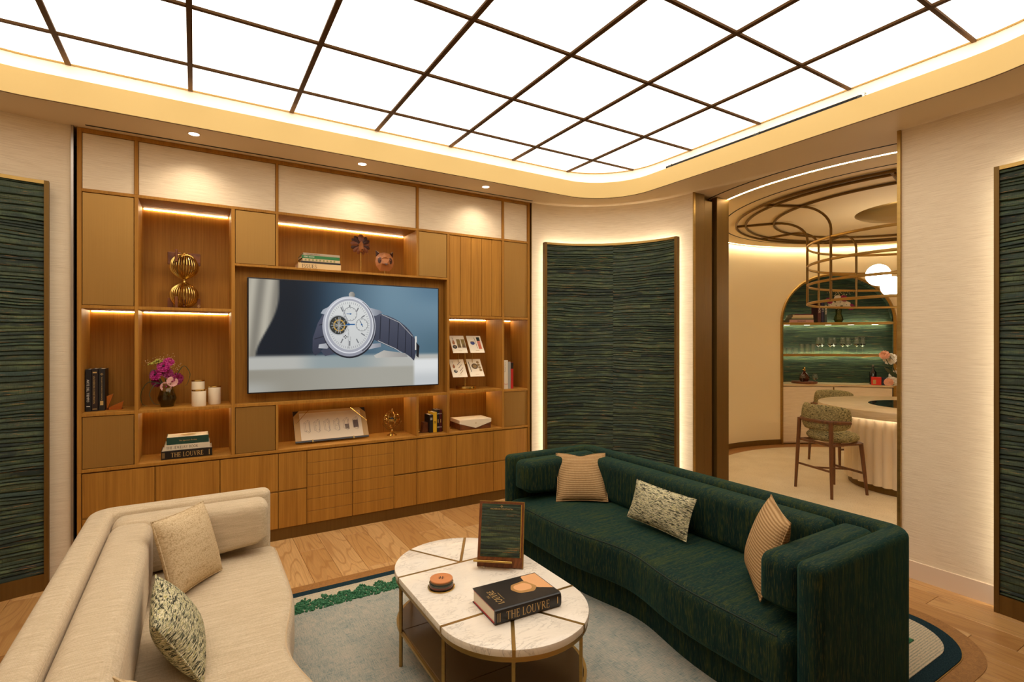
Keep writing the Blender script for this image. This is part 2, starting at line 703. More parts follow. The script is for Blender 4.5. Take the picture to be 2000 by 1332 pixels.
def mk(name, sc):
    m = Mat(name, rough=.9, spec=.1)
    a = m.noise(m.co((34 * sc, 240 * sc, 40 * sc), (0, 0, .03)), 1.0, 3, .7, .3)
    b = m.noise(m.co((90 * sc, 300 * sc, 90 * sc)), 1.0, 2, .6)
    c1 = m.ramp(b, [(.3, S(240, 230, 200)), (.5, S(212, 202, 160)), (.66, S(150, 154, 124))])
    c2 = m.mix(m.ramp(a, [(.50, 0), (.58, .95)]), c1, S(30, 36, 32))
    c3 = m.mix(m.ramp(a, [(.36, .8), (.42, 0)]), c2, S(160, 150, 70))
    m.i('Base Color', c3)
    m.bump(m.math('ADD', a, b), .7, .008)
    return m.m


m_tweed = mk('green_tweed', 1.0)


def mk():
    m = Mat('stool_tweed', rough=.9, spec=.1)
    a = m.noise(m.co((60, 60, 260)), 1.0, 3, .7, .3)
    b = m.noise(m.co((110, 110, 300)), 1.0, 2, .6)
    c1 = m.ramp(b, [(.3, S(206, 188, 138)), (.5, S(168, 152, 102)), (.7, S(128, 120, 80))])
    c2 = m.mix(m.ramp(a, [(.50, 0), (.58, .9)]), c1, S(44, 44, 34))
    m.i('Base Color', c2)
    m.bump(m.math('ADD', a, b), .6, .008)
    return m.m


m_stool_f = mk()


def mk():
    m = Mat('white_marble', rough=.2, spec=.4)
    r, off = m.rand(9)
    warp = m.noise(m.co((3, 3, 3), off=off), 2.2, 5, .6)
    v = m.noise(m.co((5.0, 13, 8), (0, 0, .5), off=off), 1.5, 6, .62, 1.2)
    d = m.math('ABSOLUTE', m.math('SUBTRACT', v, .5))
    vein = m.ramp(d, [(0, .5), (.012, .2), (.04, 0)])
    fleck = m.ramp(m.noise(m.co((16, 34, 20), (0, 0, .5), off=off), 1.6, 4, .7), [(.66, 0), (.74, .6)])
    patch = m.ramp(warp, [(.42, 0.12), (.58, 1)])
    c1 = m.mix(m.math('MULTIPLY', vein, patch), S(238, 228, 212), S(132, 118, 104))
    c2 = m.mix(m.math('MULTIPLY', fleck, patch), c1, S(96, 86, 78))
    m.i('Base Color', c2)
    return m.m


m_marble = mk()
m_shelf_lo = plain('bronze_tinted_shelf', S(112, 88, 58), .22, .5)


def mk():
    m = Mat('rug_field', rough=.95, spec=.05)
    a = m.noise(m.co((22, 320, 1)), 1.0, 3, .65)
    b = m.noise(m.co((320, 22, 1)), 1.0, 3, .65)
    l = m.noise(m.co((9, 9, 1)), 1.0, 3, .6)
    k = m.math('ADD', m.math('MULTIPLY', a, .4), m.math('ADD', m.math('MULTIPLY', b, .4), m.math('MULTIPLY', l, .2)))
    m.i('Base Color', m.ramp(k, [(.36, S(98, 124, 122)), (.46, S(156, 162, 152)), (.53, S(182, 176, 160)), (.66, S(204, 190, 168))]))
    m.bump(m.math('ADD', a, b), .6, .006)
    return m.m


m_rug = mk()


def mk():
    m = Mat('rug_margin', rough=.95, spec=.05)
    a = m.wave(m.co((1, 1, 1)), 28, 1.5, 2, 3, 'Y')
    b = m.noise(m.co((90, 160, 1)), 1.0, 3, .6)
    k = m.math('ADD', m.math('MULTIPLY', a, .25), m.math('MULTIPLY', b, .75))
    m.i('Base Color', m.ramp(k, [(.34, S(160, 160, 142)), (.5, S(200, 184, 156)), (.7, S(216, 198, 168))]))
    m.bump(k, .5, .006)
    return m.m


m_rug2 = mk()


def mk():
    m = Mat('rug_navy', rough=.95, spec=.05)
    k = m.noise(m.co((160, 160, 1)), 1.0, 3, .6)
    m.i('Base Color', m.ramp(k, [(.3, S(20, 40, 48)), (.7, S(44, 64, 70))]))
    m.bump(k, .6, .006)
    return m.m


m_navy = mk()


def mk():
    m = Mat('rug_green_tuft', rough=.95, spec=.05)
    k = m.noise(m.co((60, 90, 60)), 1.0, 3, .6)
    m.i('Base Color', m.ramp(k, [(.3, S(34, 74, 50)), (.55, S(66, 116, 82)), (.75, S(112, 158, 120))]))
    return m.m


m_tuft = mk()


def mk():
    m = Mat('terrazzo', rough=.35, spec=.4)
    a = m.voro(m.co((70, 70, 70)), 1.0)
    b = m.noise(m.co((110, 110, 110)), 1.0, 2, .5)
    c1 = m.ramp(m.noise(m.co((4, 4, 4)), 1, 3), [(.3, S(222, 202, 164)), (.7, S(236, 218, 184))])
    c2 = m.mix(m.ramp(b, [(.62, 0), (.68, .7)]), c1, S(150, 112, 70))
    c3 = m.mix(m.ramp(a, [(.12, .6), (.2, 0)]), c2, S(236, 216, 178))
    m.i('Base Color', c3)
    return m.m


m_terrazzo = mk()


def mk():
    m = Mat('walnut', rough=.4, spec=.4)
    r, off = m.rand(20)
    v = m.noise(m.co((14, 90, 14), off=off), 1.2, 4, .6, .3)
    m.i('Base Color', m.ramp(v, [(.3, S(84, 44, 20)), (.7, S(132, 76, 38))]))
    return m.m


m_walnut = mk()


def mk():
    m = Mat('stool_wood', rough=.42, spec=.4)
    v = m.noise(m.co((60, 60, 5)), 1.2, 4, .6)
    m.i('Base Color', m.ramp(v, [(.3, S(88, 52, 26)), (.7, S(124, 78, 42))]))
    return m.m


m_stoolw = mk()


def mk():
    m = Mat('counter_stone', rough=.3, spec=.5)
    v = m.noise(m.co((3, 3, 40), (.05, .03, 0)), 1.5, 5, .6, .6)
    m.i('Base Color', m.ramp(v, [(.3, S(198, 170, 126)), (.7, S(224, 200, 160))]))
    return m.m


m_stone = mk()
m_flute = plain('fluted_cream', S(236, 214, 180), .45)
m_cream = plain('bar_wall_cream', S(234, 212, 168), .5)


def mk():
    m = Mat('pale_linen_door', rough=.7, spec=.2)
    a = m.noise(m.co((4, 4, 200)), 1.4, 3, .6)
    m.i('Base Color', m.ramp(a, [(.3, S(214, 190, 156)), (.7, S(240, 220, 188))]))
    return m.m


m_paledoor = mk()
m_darkglass = plain('black_glass', (.006, .008, .01, 1), .04)
m_glass = glassy('clear_glass')
m_glass_g = glassy('olive_glass', (.55, .50, .20, 1), .02)
m_glass_b = glassy('blue_glass', (.25, .55, .68, 1), .02)
m_white = plain('white_leather', S(238, 222, 192), .6)
m_paper = plain('paper', S(240, 226, 200), .8)
m_pages = plain('page_block', S(226, 214, 192), .85)
m_tvblack = plain('tv_black', (.008, .008, .012, 1), .35)
m_bookblk = plain('black_cover', S(24, 20, 18), .35)
m_goldtx = plain('gold_print', S(196, 160, 96), .5)
m_inktx = plain('ink_print', S(40, 34, 30), .7)
m_whitetx = plain('white_print', S(226, 218, 200), .7)
m_walnut2 = plain('dark_walnut_edge', S(86, 44, 20), .4)


def cmat(name, r, g, b, rough=.5, metal=0.0):
    return plain(name, S(r, g, b), rough, metal)

# ------------------------------------------------------------ room shell
HS = 2.74                      # soffit height
XL, XR, YB = -1.65, 3.72, 4.05
RC = 1.03                      # radius of the rounded room corners
CXL, CXR, CYF, CYN = XL + RC, XR - RC, YB - RC, RC
BC = Vector((6.12, 2.24))      # centre of the round bar
BR = 2.12

# floor: sub-floor and individual oak planks
b = B(); b.box(-2.0, 3.95, -2.4, 4.5, -.06, -.012)
floor = struct(b.done('floor', m_border, loc=(0, 0, 0), smooth=0))
rug_x0, rug_x1, rug_y0, rug_y1 = -1.06, 3.20, .925, 3.145
PW = .165
meshes = {}
x = XL - .05
ci = 0
while x < XR + .02:
    y = -2.3 + RND.random() * .8 - .8
    while y < YB + .3:
        L = RND.choice((.62, .78, .94, 1.1, 1.3))
        y0, y1 = max(y, -2.35), min(y + L, YB + .32)
        y += L
        if y1 - y0 < .05:
            continue
        if x > rug_x0 + .15 and x + PW < rug_x1 - .15 and y0 > rug_y0 + .15 and y1 < rug_y1 - .15:
            continue
        key = round(y1 - y0, 3)
        if key not in meshes:
            bb = B(); bb.box(.0008, PW - .0008, .0008, key - .0008, -.012, 0)
            o = bb.done('plank', m_floor, floor, local=True, smooth=0, bevel=.0012, seg=1)
            meshes[key] = o.data
        else:
            o = bpy.data.objects.new('plank', meshes[key])
            link(o, floor)
        o.location = (x, y0, 0)
    x += PW

# terrazzo floor of the bar with its oak surround
b = B(); b.prism(arc(BC.x, BC.y, 1.92, 0, 360, 96)[:-1], -.02, .0005)
floor2 = struct(b.done('floor_bar', m_terrazzo, loc=(BC.x, BC.y, 0), smooth=0))
b = B()
ai, ao = arc(BC.x, BC.y, 1.922, 0, 360, 96)[:-1], arc(BC.x, BC.y, 2.6, 0, 360, 96)[:-1]
for i in range(96):
    j = (i + 1) % 96
    b.poly([(*ai[i], -.001), (*ai[j], -.001), (*ao[j], -.001), (*ao[i], -.001)])
b.done('oak_surround', m_border, floor2, smooth=0, weld=1e-5)


def wall_obj(name, pts, th, z0, z1, mat, loc=None):
    b = B(); b.wall(pts, th, z0, z1)
    return struct(b.done(name, mat, loc=loc or (pts[0][0], pts[0][1], 0), smooth=30, weld=1e-5))


# left wall with two rounded corners (runs clockwise seen from inside: thickness outwards)
p = [(-.635, YB)] + arc(CXL, CYF, RC, 91, 180, 20) + arc(CXL, CYN, RC, 180, 270, 20)
wall_obj('wall_left', p, -.12 * -1, 0, 2.86, m_linen)
p = arc(CXR, CYF, RC, 89.2, 0, 20)
wall_obj('wall_corner', p, -.12, 0, 2.86, m_linen)
p = [(XR, 1.482)] + arc(CXR, CYN, RC, 0, -90, 20)
wall_obj('wall_right', p, -.12, 0, 2.86, m_linen)
# vestibule behind the camera
p = [(CXL, 0), (CXL - .3, -.02), (CXL - .3, -2.3), (CXR + .3, -2.3), (CXR + .3, -.02), (CXR, 0)]
wall_obj('wall_front', p, .1, 0, 2.86, m_linen)
b = B(); b.box(-.64, 2.72, 4.40, 4.5, 0, 2.86)
struct(b.done('wall_back', m_linen, loc=(1.04, 4.4, 0), smooth=0))

# baseboard on the right wall
p = [(XR, 1.47)] + arc(CXR, CYN, RC, 0, -90, 20)
b = B(); b.wall([(q[0] - .012 * cos(0), q[1]) for q in p[:2]] + arc(CXR, CYN, RC - .012, -4, -90, 18), -.012, 0, .105)
struct(b.done('baseboard_right', m_base_white, loc=(XR, 1.47, 0), weld=1e-5))
p = arc(CXR, CYF, RC - .012, 89, 1, 20)
b = B(); b.wall(p, -.012, 0, .105)
struct(b.done('baseboard_corner', m_base_white, loc=(CXR, CYF, 0), weld=1e-5))

# ceiling soffit with the rounded opening, gold fascia, ledge and cove
FX0, FX1, FY0, FY1 = -1.25, 3.362, .32, 3.695


def outline(off, n=14):
    r = [.62, .72, .5, .5]
    return fillet([(FX0 - off, FY0 - off), (FX1 + off, FY0 - off), (FX1 + off, FY1 + off), (FX0 - off, FY1 + off)], [q + off for q in r], n)


def plate_with_hole(outer, inner, z):
    bm = bmesh.new()
    es = []
    for loop in (outer, inner):
        vs = [bm.verts.new((q[0], q[1], z)) for q in loop]
        es += [bm.edges.new((vs[i], vs[(i + 1) % len(vs)])) for i in range(len(vs))]
    bmesh.ops.triangle_fill(bm, use_beauty=True, use_dissolve=False, edges=es)
    w = B(); w.bm.free(); w.bm = bm
    return w


arc_edge = arc(BC.x, BC.y, 2.11, 222, 138, 30)
outer = [(-1.8, -2.4), (3.9, -2.4), (3.9, BC.y - 2.3)] + [q for q in arc_edge] + [(3.9, 4.46), (-1.8, 4.46)]
w = plate_with_hole([(-1.8, -2.4), (3.80, -2.4), (3.80, 4.46), (-1.8, 4.46)], outline(0), HS)
ceiling = struct(w.done('ceiling', m_paint, loc=(0, 0, HS), smooth=0))
b = B(); b.strip(outline(0) + outline(0)[:1], HS, 2.884)
fascia = struct(b.done('trim_1', m_gold, loc=(0, 0, HS), smooth=30, weld=1e-5))
b = B(); b.strip([(q[0], q[1]) for q in outline(-.0015) + outline(-.0015)[:1]], HS - .002, HS + .0035)
b.done('edge_line', m_bar, fascia, smooth=30, weld=1e-5)
# ledge + cove wall
b = B()
o0, o1 = outline(0), outline(.09)
k = len(o0)
for i in range(k):
    j = (i + 1) % k
    b.poly([(*o0[i], 2.884), (*o0[j], 2.884), (*o1[j], 2.876), (*o1[i], 2.876)])
    b.poly([(*o1[i], 2.876), (*o1[j], 2.876), (*o1[j], 3.0), (*o1[i], 3.0)])
struct(b.done('trim_2', m_cove_paint, loc=(0, 0, 2.884), smooth=30, weld=1e-5))
# cove LED lying on the ledge, hidden behind the lip
b = B(); b.tube([(q[0], q[1], 2.884) for q in outline(.035)], .006, 6, closed=True)
cv = b.done('cove_light_strip', m_cove, loc=(1.05, 2.0, 2.884))
tag(cv, 'warm light strip running round the ledge of the luminous ceiling', 'light strip')

# black linear profile resting on the ledge above the opening, with clear clips
bl = thing('linear_light_profile', 'black linear light bar lying on the gold ceiling ledge', 'light bar', (3.372, 2.3, 2.884))
b = B(); b.box(3.366, 3.39, 1.53, 3.02, 2.884, 2.902); b.done('housing', m_black, bl, bevel=.001)
for yy in (1.53, 2.2, 2.98):
    b = B(); b.box(3.364, 3.392, yy - .02, yy + .02, 2.885, 2.908); b.done('clip', m_clip, bl, bevel=.001)

# luminous ceiling: panes between dark bars
PZ = 3.0
light = thing('luminous_ceiling', 'large glowing cream ceiling of square panes between dark bars', 'ceiling light', (1.05, 2.0, PZ))
BXS = [-.605 - .5835, -.605, -.022, .562, 1.147, 1.742, 2.332, 2.918]
BYS = [.435, 1.032, 1.632, 2.228, 2.830, 3.430]
OUT = outline(.085)


def clip(poly, a, c, keep):
    out = []
    for i in range(len(poly)):
        p, q = poly[i], poly[(i + 1) % len(poly)]
        pi_, qi = keep * (p[a] - c) >= 0, keep * (q[a] - c) >= 0
        if pi_:
            out.append(p)
        if pi_ != qi:
            t = (c - p[a]) / (q[a] - p[a])
            out.append((p[0] + t * (q[0] - p[0]), p[1] + t * (q[1] - p[1])))
    return out


HB = .0125
xs = [-9] + BXS + [9]
ys = [-9] + BYS + [9]
for i in range(len(xs) - 1):
    for j in range(len(ys) - 1):
        pl = OUT
        for a, c, kp in ((0, xs[i] + HB * .8, 1), (0, xs[i + 1] - HB * .8, -1), (1, ys[j] + HB * .8, 1), (1, ys[j + 1] - HB * .8, -1)):
            pl = clip(pl, a, c, kp)
            if len(pl) < 3:
                break
        if len(pl) < 3:
            continue
        b = B(); b.prism(pl, PZ, PZ + .006); b.done('pane', m_glow, light, smooth=0)


def span(a, c):
    """extent of OUT along the other axis at coordinate c of axis a"""
    v = []
    for i in range(len(OUT)):
        p, q = OUT[i], OUT[(i + 1) % len(OUT)]
        if (p[a] - c) * (q[a] - c) <= 0 and p[a] != q[a]:
            t = (c - p[a]) / (q[a] - p[a]); v.append(p[1 - a] + t * (q[1 - a] - p[1 - a]))
    return min(v), max(v)


for c in BXS:
    y0, y1 = span(0, c)
    b = B(); b.box(c - HB, c + HB, y0, y1, PZ - .012, PZ + .004); b.done('bar', m_bar, light, smooth=0)
for c in BYS:
    x0, x1 = span(1, c)
    b = B(); b.box(x0, x1, c - HB * .75, c + HB * .75, PZ - .0115, PZ + .004); b.done('bar', m_bar, light, smooth=0)
b = B(); b.tube([(q[0], q[1], PZ - .004) for q in outline(.087)], .006, 4, closed=True)
b.done('rim_trim', m_brass, light)
b = B(); b.prism(outline(.2), 3.03, 3.06)
struct(b.done('ceiling_backing', m_paint, loc=(1, 2, 3.03), smooth=0))

# recessed downlights in the soffit
DL = [(-.003, 3.815, 'above the tall left end of the wall shelving'), (1.05, 3.815, 'over the middle of the wall shelving'), (2.094, 3.835, 'near the curved green corner panel')]
for i, (dx, dy, where) in enumerate(DL):
    t = thing('recessed_downlight', 'small round recessed downlight ' + where, 'downlight', (dx, dy, HS), group='downlights over the shelving')
    b = B(); b.lathe([(.030, .010), (.030, -.001), (.036, -.0025), (.038, 0)], (dx, dy, HS), 28); b.done('trim_ring', m_paint, t)
    b = B(); b.cyl((dx, dy, HS), .0295, -.0005, .004, 24); b.done('lens', m_spot, t)
    spot('lamp', (dx, dy, HS - .006), (dx, dy + .13, 1.9), SPOT_W, 125, 1.0, parent=t)
# slot diffuser in the soffit in front of the shelving
b = B(); b.box(-.56, 2.676, 3.985, 4.003, HS - .001, HS + .001)
tag(b.done('slot_diffuser', m_black, loc=(1.05, 3.99, HS), smooth=0), 'long thin black air slot in the soffit above the shelving', 'air vent')


# ------------------------------------------------------------ green wall panels on the rounded corners
def bark_panel(name, label, cx, cy, a0, a1, seam, loc, z0=.0, z1=2.365, halo=True, far_edge=True):
    t = thing(name, label, 'wall panel', loc, group='curved green wall panels')
    r0 = .95
    fw = .022 / r0 * 180 / pi
    sgn = 1 if a1 > a0 else -1
    n = 18
    # backing board
    b = B(); b.wall(arc(cx, cy, r0 + .004, a0, a1, n), -.03 * sgn * -1 if sgn > 0 else -.03, z0 + .02, z1 - .01)
    b.done('backing_board', m_green_n, t, weld=1e-5)
    # frame
    for zz0, zz1, nm in ((z0 + .0, z0 + .098, 'bottom_rail'), (z1 - .02, z1, 'top_rail')):
        b = B(); b.wall(arc(cx, cy, r0 - .014, a0, a1, n), (.045 if sgn > 0 else -.045), zz0, zz1)
        b.done(nm, m_brass_dk if nm == 'bottom_rail' else m_brass, t, weld=1e-5)
    for aa in (a0, a1 - fw * sgn):
        b = B(); b.wall(arc(cx, cy, r0 - .016, aa, aa + fw * sgn, 2), (.047 if sgn > 0 else -.047), z0, z1)
        b.done('stile', m_brass_dk, t, weld=1e-5)
    # overlapping strips
    cols = [(a0 + fw * sgn, seam), (seam, a1 - fw * sgn)] if seam is not None else [(a0 + fw * sgn, a1 - fw * sgn)]
    for (c0, c1) in cols:
        z = z1 - .018
        zb = z0 + .096
        ph = RND.random() * 6
        wob = lambda a, zz: .006 * sin(a * .11 + zz * 5 + ph) + .003 * sin(a * .31 + zz * 17 + ph * 2)
        while z > zb + .004:
            h = RND.choice((.016, .02, .024, .028, .034, .04))
            h = min(h, z - zb)
            # a strip may be made of one or two pieces
            cuts = [c0, c1]
            if RND.random() < .45:
                cuts.insert(1, c0 + (c1 - c0) * RND.uniform(.2, .8))
            for q0, q1 in zip(cuts, cuts[1:]):
                proud = RND.uniform(.003, .010)
                tilt = RND.uniform(-.004, .004)
                m = max(4, int(abs(q1 - q0) / 5))
                b = B()

                def f(u, v, q0=q0, q1=q1, z=z, h=h, proud=proud, tilt=tilt):
                    a = q0 + (q1 - q0) * u
                    zz = z + .001 - (h - .0012) * v
                    zz += wob(a, z) * (1 if .0 < v else 1) + tilt * (u - .5)
                    zz = min(max(zz, zb), z1 - .019)
                    rr = r0 - .001 - proud * (v ** .6) + (.002 if v == 0 else 0)
                    if v > .9:
                        rr += proud * .75
                    return (cx + rr * cos(radians(a)), cy + rr * sin(radians(a)), zz)
                g = lambda u, v, f=f: f(u, (0, .35, .8, .88, 1.0)[int(round(v * 4))])
                b.grid(g, m, 4)
                b.done('strip', m_green, t, smooth=60, recalc=False)
            z -= h
    # halo strips fixed behind the edges
    for aa in ((a0 + 7.0 * sgn, a1 - 8.5 * sgn) if far_edge else (a0 + 7.0 * sgn,)) if halo else ():
        q = arc(cx, cy, r0 + .036, aa, aa + 1.2 * sgn, 1)
        b = B(); b.wall(q, (.004 if sgn > 0 else -.004), .12, z1 - .04)
        b.done('halo_light', m_halo, t)
    if halo and far_edge:
        b = B(); b.wall(arc(cx, cy, r0 + .036, a0 + 4 * sgn, a1 - 4 * sgn, n), (.004 if sgn > 0 else -.004), z1 - .06, z1 - .056)
        b.done('halo_light', m_halo, t, weld=1e-5)
    # stand-off battens to the wall
    for aa in (a0 + (a1 - a0) * .3, a0 + (a1 - a0) * .7):
        b = B(); b.wall(arc(cx, cy, r0 + .03, aa, aa + 2 * sgn, 2), (.05 if sgn > 0 else -.05), .2, 2.2)
        b.done('batten', m_border, t, weld=1e-5)
    return t


bark_panel('wall_panel', 'concave brass-framed panel of dark green bark strips in the corner behind the green sofa', CXR, CYF, 84, 6.5, 43.5, (CXR + .67, CYF + .67, 0))
bark_panel('wall_panel', 'concave brass-framed green bark panel behind the cream sofa back', CXL, CYF, 96, 172, None, (CXL - .67, CYF + .67, 0), halo=False)
bark_panel('wall_panel', 'brass-framed green bark panel beside the white baseboard of the right wall', CXR, CYN, -1.6, -80, None, (CXR + .67, CYN - .67, 0), far_edge=False)

# ------------------------------------------------------------ wall shelving
Y0, Y1 = 4.05, 4.365
sh = thing('wall_shelving', 'built-in oak wall shelving with lit niches, bronze doors and linen top panels', 'shelving', (1.04, Y0, .64))


def part(name, mat, par, x0, x1, y0, y1, z0, z1, bev=.0012, seg=1):
    b = B(); b.box(x0, x1, y0, y1, z0, z1)
    return b.done(name, mat, par, smooth=0, bevel=bev, seg=seg)


# uprights
for x0, x1, spans in [(-.608, -.586, [(.635, 2.739)]), (-.3255, -.3055, [(.655, 2.352), (2.371, 2.714)]), (.2165, .238, [(.655, 2.352)]),
                      (.497, .514, [(.655, .980), (1.978, 2.352), (2.371, 2.714)]), (1.5615, 1.5815, [(.655, .980), (1.978, 2.352), (2.371, 2.714)]),
                      (1.837, 1.859, [(.655, 2.352)]), (2.382, 2.402, [(.655, 2.352), (2.371, 2.714)]), (2.658, 2.6835, [(.635, 2.739)])]:
    for z0, z1 in spans:
        part('upright', m_veneer, sh, x0, x1, Y0, Y1, z0, z1)
# rails and shelves
for nm, x0, x1, z0, z1 in [('top_rail', -.586, 2.658, 2.714, 2.739), ('rail', -.586, 2.658, 2.352, 2.371), ('bottom_shelf', -.586, 2.658, .635, .655),
                           ('shelf', -.586, -.3255, 1.640, 1.660), ('shelf', -.3055, .2165, 1.640, 1.660), ('shelf', 1.859, 2.382, 1.639, 1.659), ('shelf', 2.402, 2.658, 1.638, 1.658),
                           ('shelf', -.586, -.3255, .977, .997), ('shelf', -.3055, .2165, .978, .998), ('shelf', .238, 1.837, .980, 1.001), ('shelf', .238, 1.837, 1.962, 1.978),
                           ('shelf', 1.859, 2.382, .987, 1.007), ('shelf', 2.402, 2.658, .977, .997)]:
    part(nm, m_veneer, sh, x0, x1, Y0, Y1 if nm != 'rail' else Y1, z0, z1)
# back panels of the niches
NICHES = {'a': (-.586, -.3255, .997, 1.640), 'b': (-.3055, .2165, 1.660, 2.352), 'c': (-.3055, .2165, .998, 1.640), 'd': (-.3055, .2165, .655, .978),
          'e': (.514, 1.5615, 1.978, 2.352), 'f': (.514, 1.5615, .655, .980), 'g': (1.5815, 1.837, .655, .980), 'h': (1.859, 2.382, 1.007, 1.639),
          'i': (1.859, 2.382, .655, .987), 'j': (2.402, 2.658, .997, 1.638)}
for k, (x0, x1, z0, z1) in NICHES.items():
    part('back_panel', m_veneer, sh, x0, x1, Y1 - .008, Y1 + .006, z0, z1, 0)
    b = B(); b.box(x0 + .008, x1 - .008, Y1 - .0135, Y1 - .0085, z1 - .0052, z1 - .0006)
    b.done('led_strip', m_led, sh, smooth=0)
part('back_panel', m_veneer, sh, .238, 1.837, 4.132, 4.15, 1.001, 1.962, 0)
# linen top panels
for x0, x1 in ((-.586, -.3255), (-.3055, .497), (.514, 1.5615), (1.5815, 2.382), (2.402, 2.658)):
    part('linen_panel', m_linen, sh, x0 + .002, x1 - .002, Y0 + .012, Y0 + .03, 2.373, 2.712)
# bronze doors
for x0, x1, z0, z1 in ((-.586, -.3255, 1.660, 2.352), (.238, .497, 1.978, 2.352), (1.5815, 1.837, 1.978, 2.352), (2.402, 2.658, 1.658, 2.352),
                       (-.586, -.3255, .655, .977), (.238, .497, .655, .980), (2.402, 2.658, .655, .977)):
    part('bronze_door', m_bronze, sh, x0 + .003, x1 - .003, Y0 + .006, Y0 + .026, z0 + .003, z1 - .003)
# fluted oak door made of five boards
sd = part('door_panel', m_veneer, sh, 1.860, 2.381, Y0 + .022, Y0 + .03, 1.660, 2.351, 0)
w5 = (2.382 - 1.859 - .004) / 5
for i in range(5):
    x0 = 1.861 + i * w5
    b = B(); b.box(x0 + .0015, x0 + w5 - .0015, Y0 + .006, Y0 + .022, 1.662, 2.349)
    b.done('board', m_veneer, sd, smooth=0, bevel=.002, seg=1)
# dark reveal and metal edge at both ends
b = B(); b.box(-.622, -.608, 4.30, 4.4, 0, 2.74); b.box(2.6835, 2.6925, 4.30, 4.4, 0, 2.74)
struct(b.done('trim_3', m_paint, loc=(-.62, 4.07, 0), smooth=0))
b = B(); b.box(-.634, -.622, 4.036, 4.07, 0, 2.74)
struct(b.done('trim_4', m_steel, loc=(-.63, 4.05, 0), smooth=0))
b = B(); b.box(2.692, 2.697, 4.04, 4.07, 0, 2.735)
struct(b.done('trim_5', m_brass_dk, loc=(2.69, 4.05, 0), smooth=0))

# ------------------------------------------------------------ low cabinets
bc = thing('base_cabinet', 'long low oak cabinet with flush doors and drawers under the shelving', 'cabinet', (1.04, Y0, 0))
part('body', m_veneer, bc, -.608, 2.6835, Y0 + .024, Y1, .086, .6335, 0)
part('plinth', m_brass_dk, bc, -.608, 1.03, Y0 + .012, Y1, 0, .0855, 0)
part('plinth', m_brass_dk, bc, 1.031, 2.6835, Y0 + .012, Y1, 0, .0855, 0)
for x0, x1 in ((-.608, -.588), (2.660, 2.6835)):
    part('end_panel', m_veneer, bc, x0, x1, Y0, Y0 + .0239, .086, .634)
for x0, x1 in ((-.586, .706), (1.372, 2.658)):
    b = B(); b.box(x0, x1, Y0 + .014, Y0 + .023, .3485, .3585); b.done('handle_channel', m_brass, bc, smooth=0)
G = .0018
for x0, x1 in ((-.586, -.2177), (-.2177, .148), (.148, .514), (.514, .708), (1.370, 1.566), (1.566, 1.9295), (1.9295, 2.294), (2.294, 2.658)):
    for z0, z1 in ((.088, .3480), (.3590, .6265)):
        part('door', m_veneer, bc, x0 + G, x1 - G, Y0 + .003, Y0 + .022, z0, z1, .0015)
for x0, x1 in ((.708, 1.0405), (1.0405, 1.370)):
    hh = (.6265 - .088) / 6
    for i in range(6):
        part('drawer', m_veneer, bc, x0 + G, x1 - G, Y0 + .003, Y0 + .022, .088 + i * hh + .001, .088 + (i + 1) * hh - .001, .0012)

# ------------------------------------------------------------ television
TX0, TX1, TZ0, TZ1, TY = .3155, 1.7645, 1.068, 1.889, 4.06
tv = thing('television', 'large flat television showing a silver wristwatch', 'television', ((TX0 + TX1) / 2, TY + .03, TZ0))
b = B(); b.box(TX0, TX1, TY, TY + .045, TZ0, TZ1); b.done('housing', m_tvblack, tv, smooth=0, bevel=.003, seg=2)
b = B(); b.box(TX0 + .4, TX1 - .4, TY + .045, 4.132, TZ0 + .2, TZ1 - .2); b.done('wall_bracket', m_black, tv, smooth=0)
BZ = .0085
sx0, sz0 = TX0 + BZ, TZ0 + BZ
SW, SHh = TX1 - TX0 - 2 * BZ, TZ1 - TZ0 - 2 * BZ


def screen_mat():
    m = Mat('screen_picture', (0, 0, 0, 1), .35, spec=.2)
    at = m.N.new('ShaderNodeVertexColor'); at.layer_name = 'Col'
    m.i('Emission Color', at.outputs[0])
    m.i('Emission Strength', .92)
    return m.m


m_screen = screen_mat()


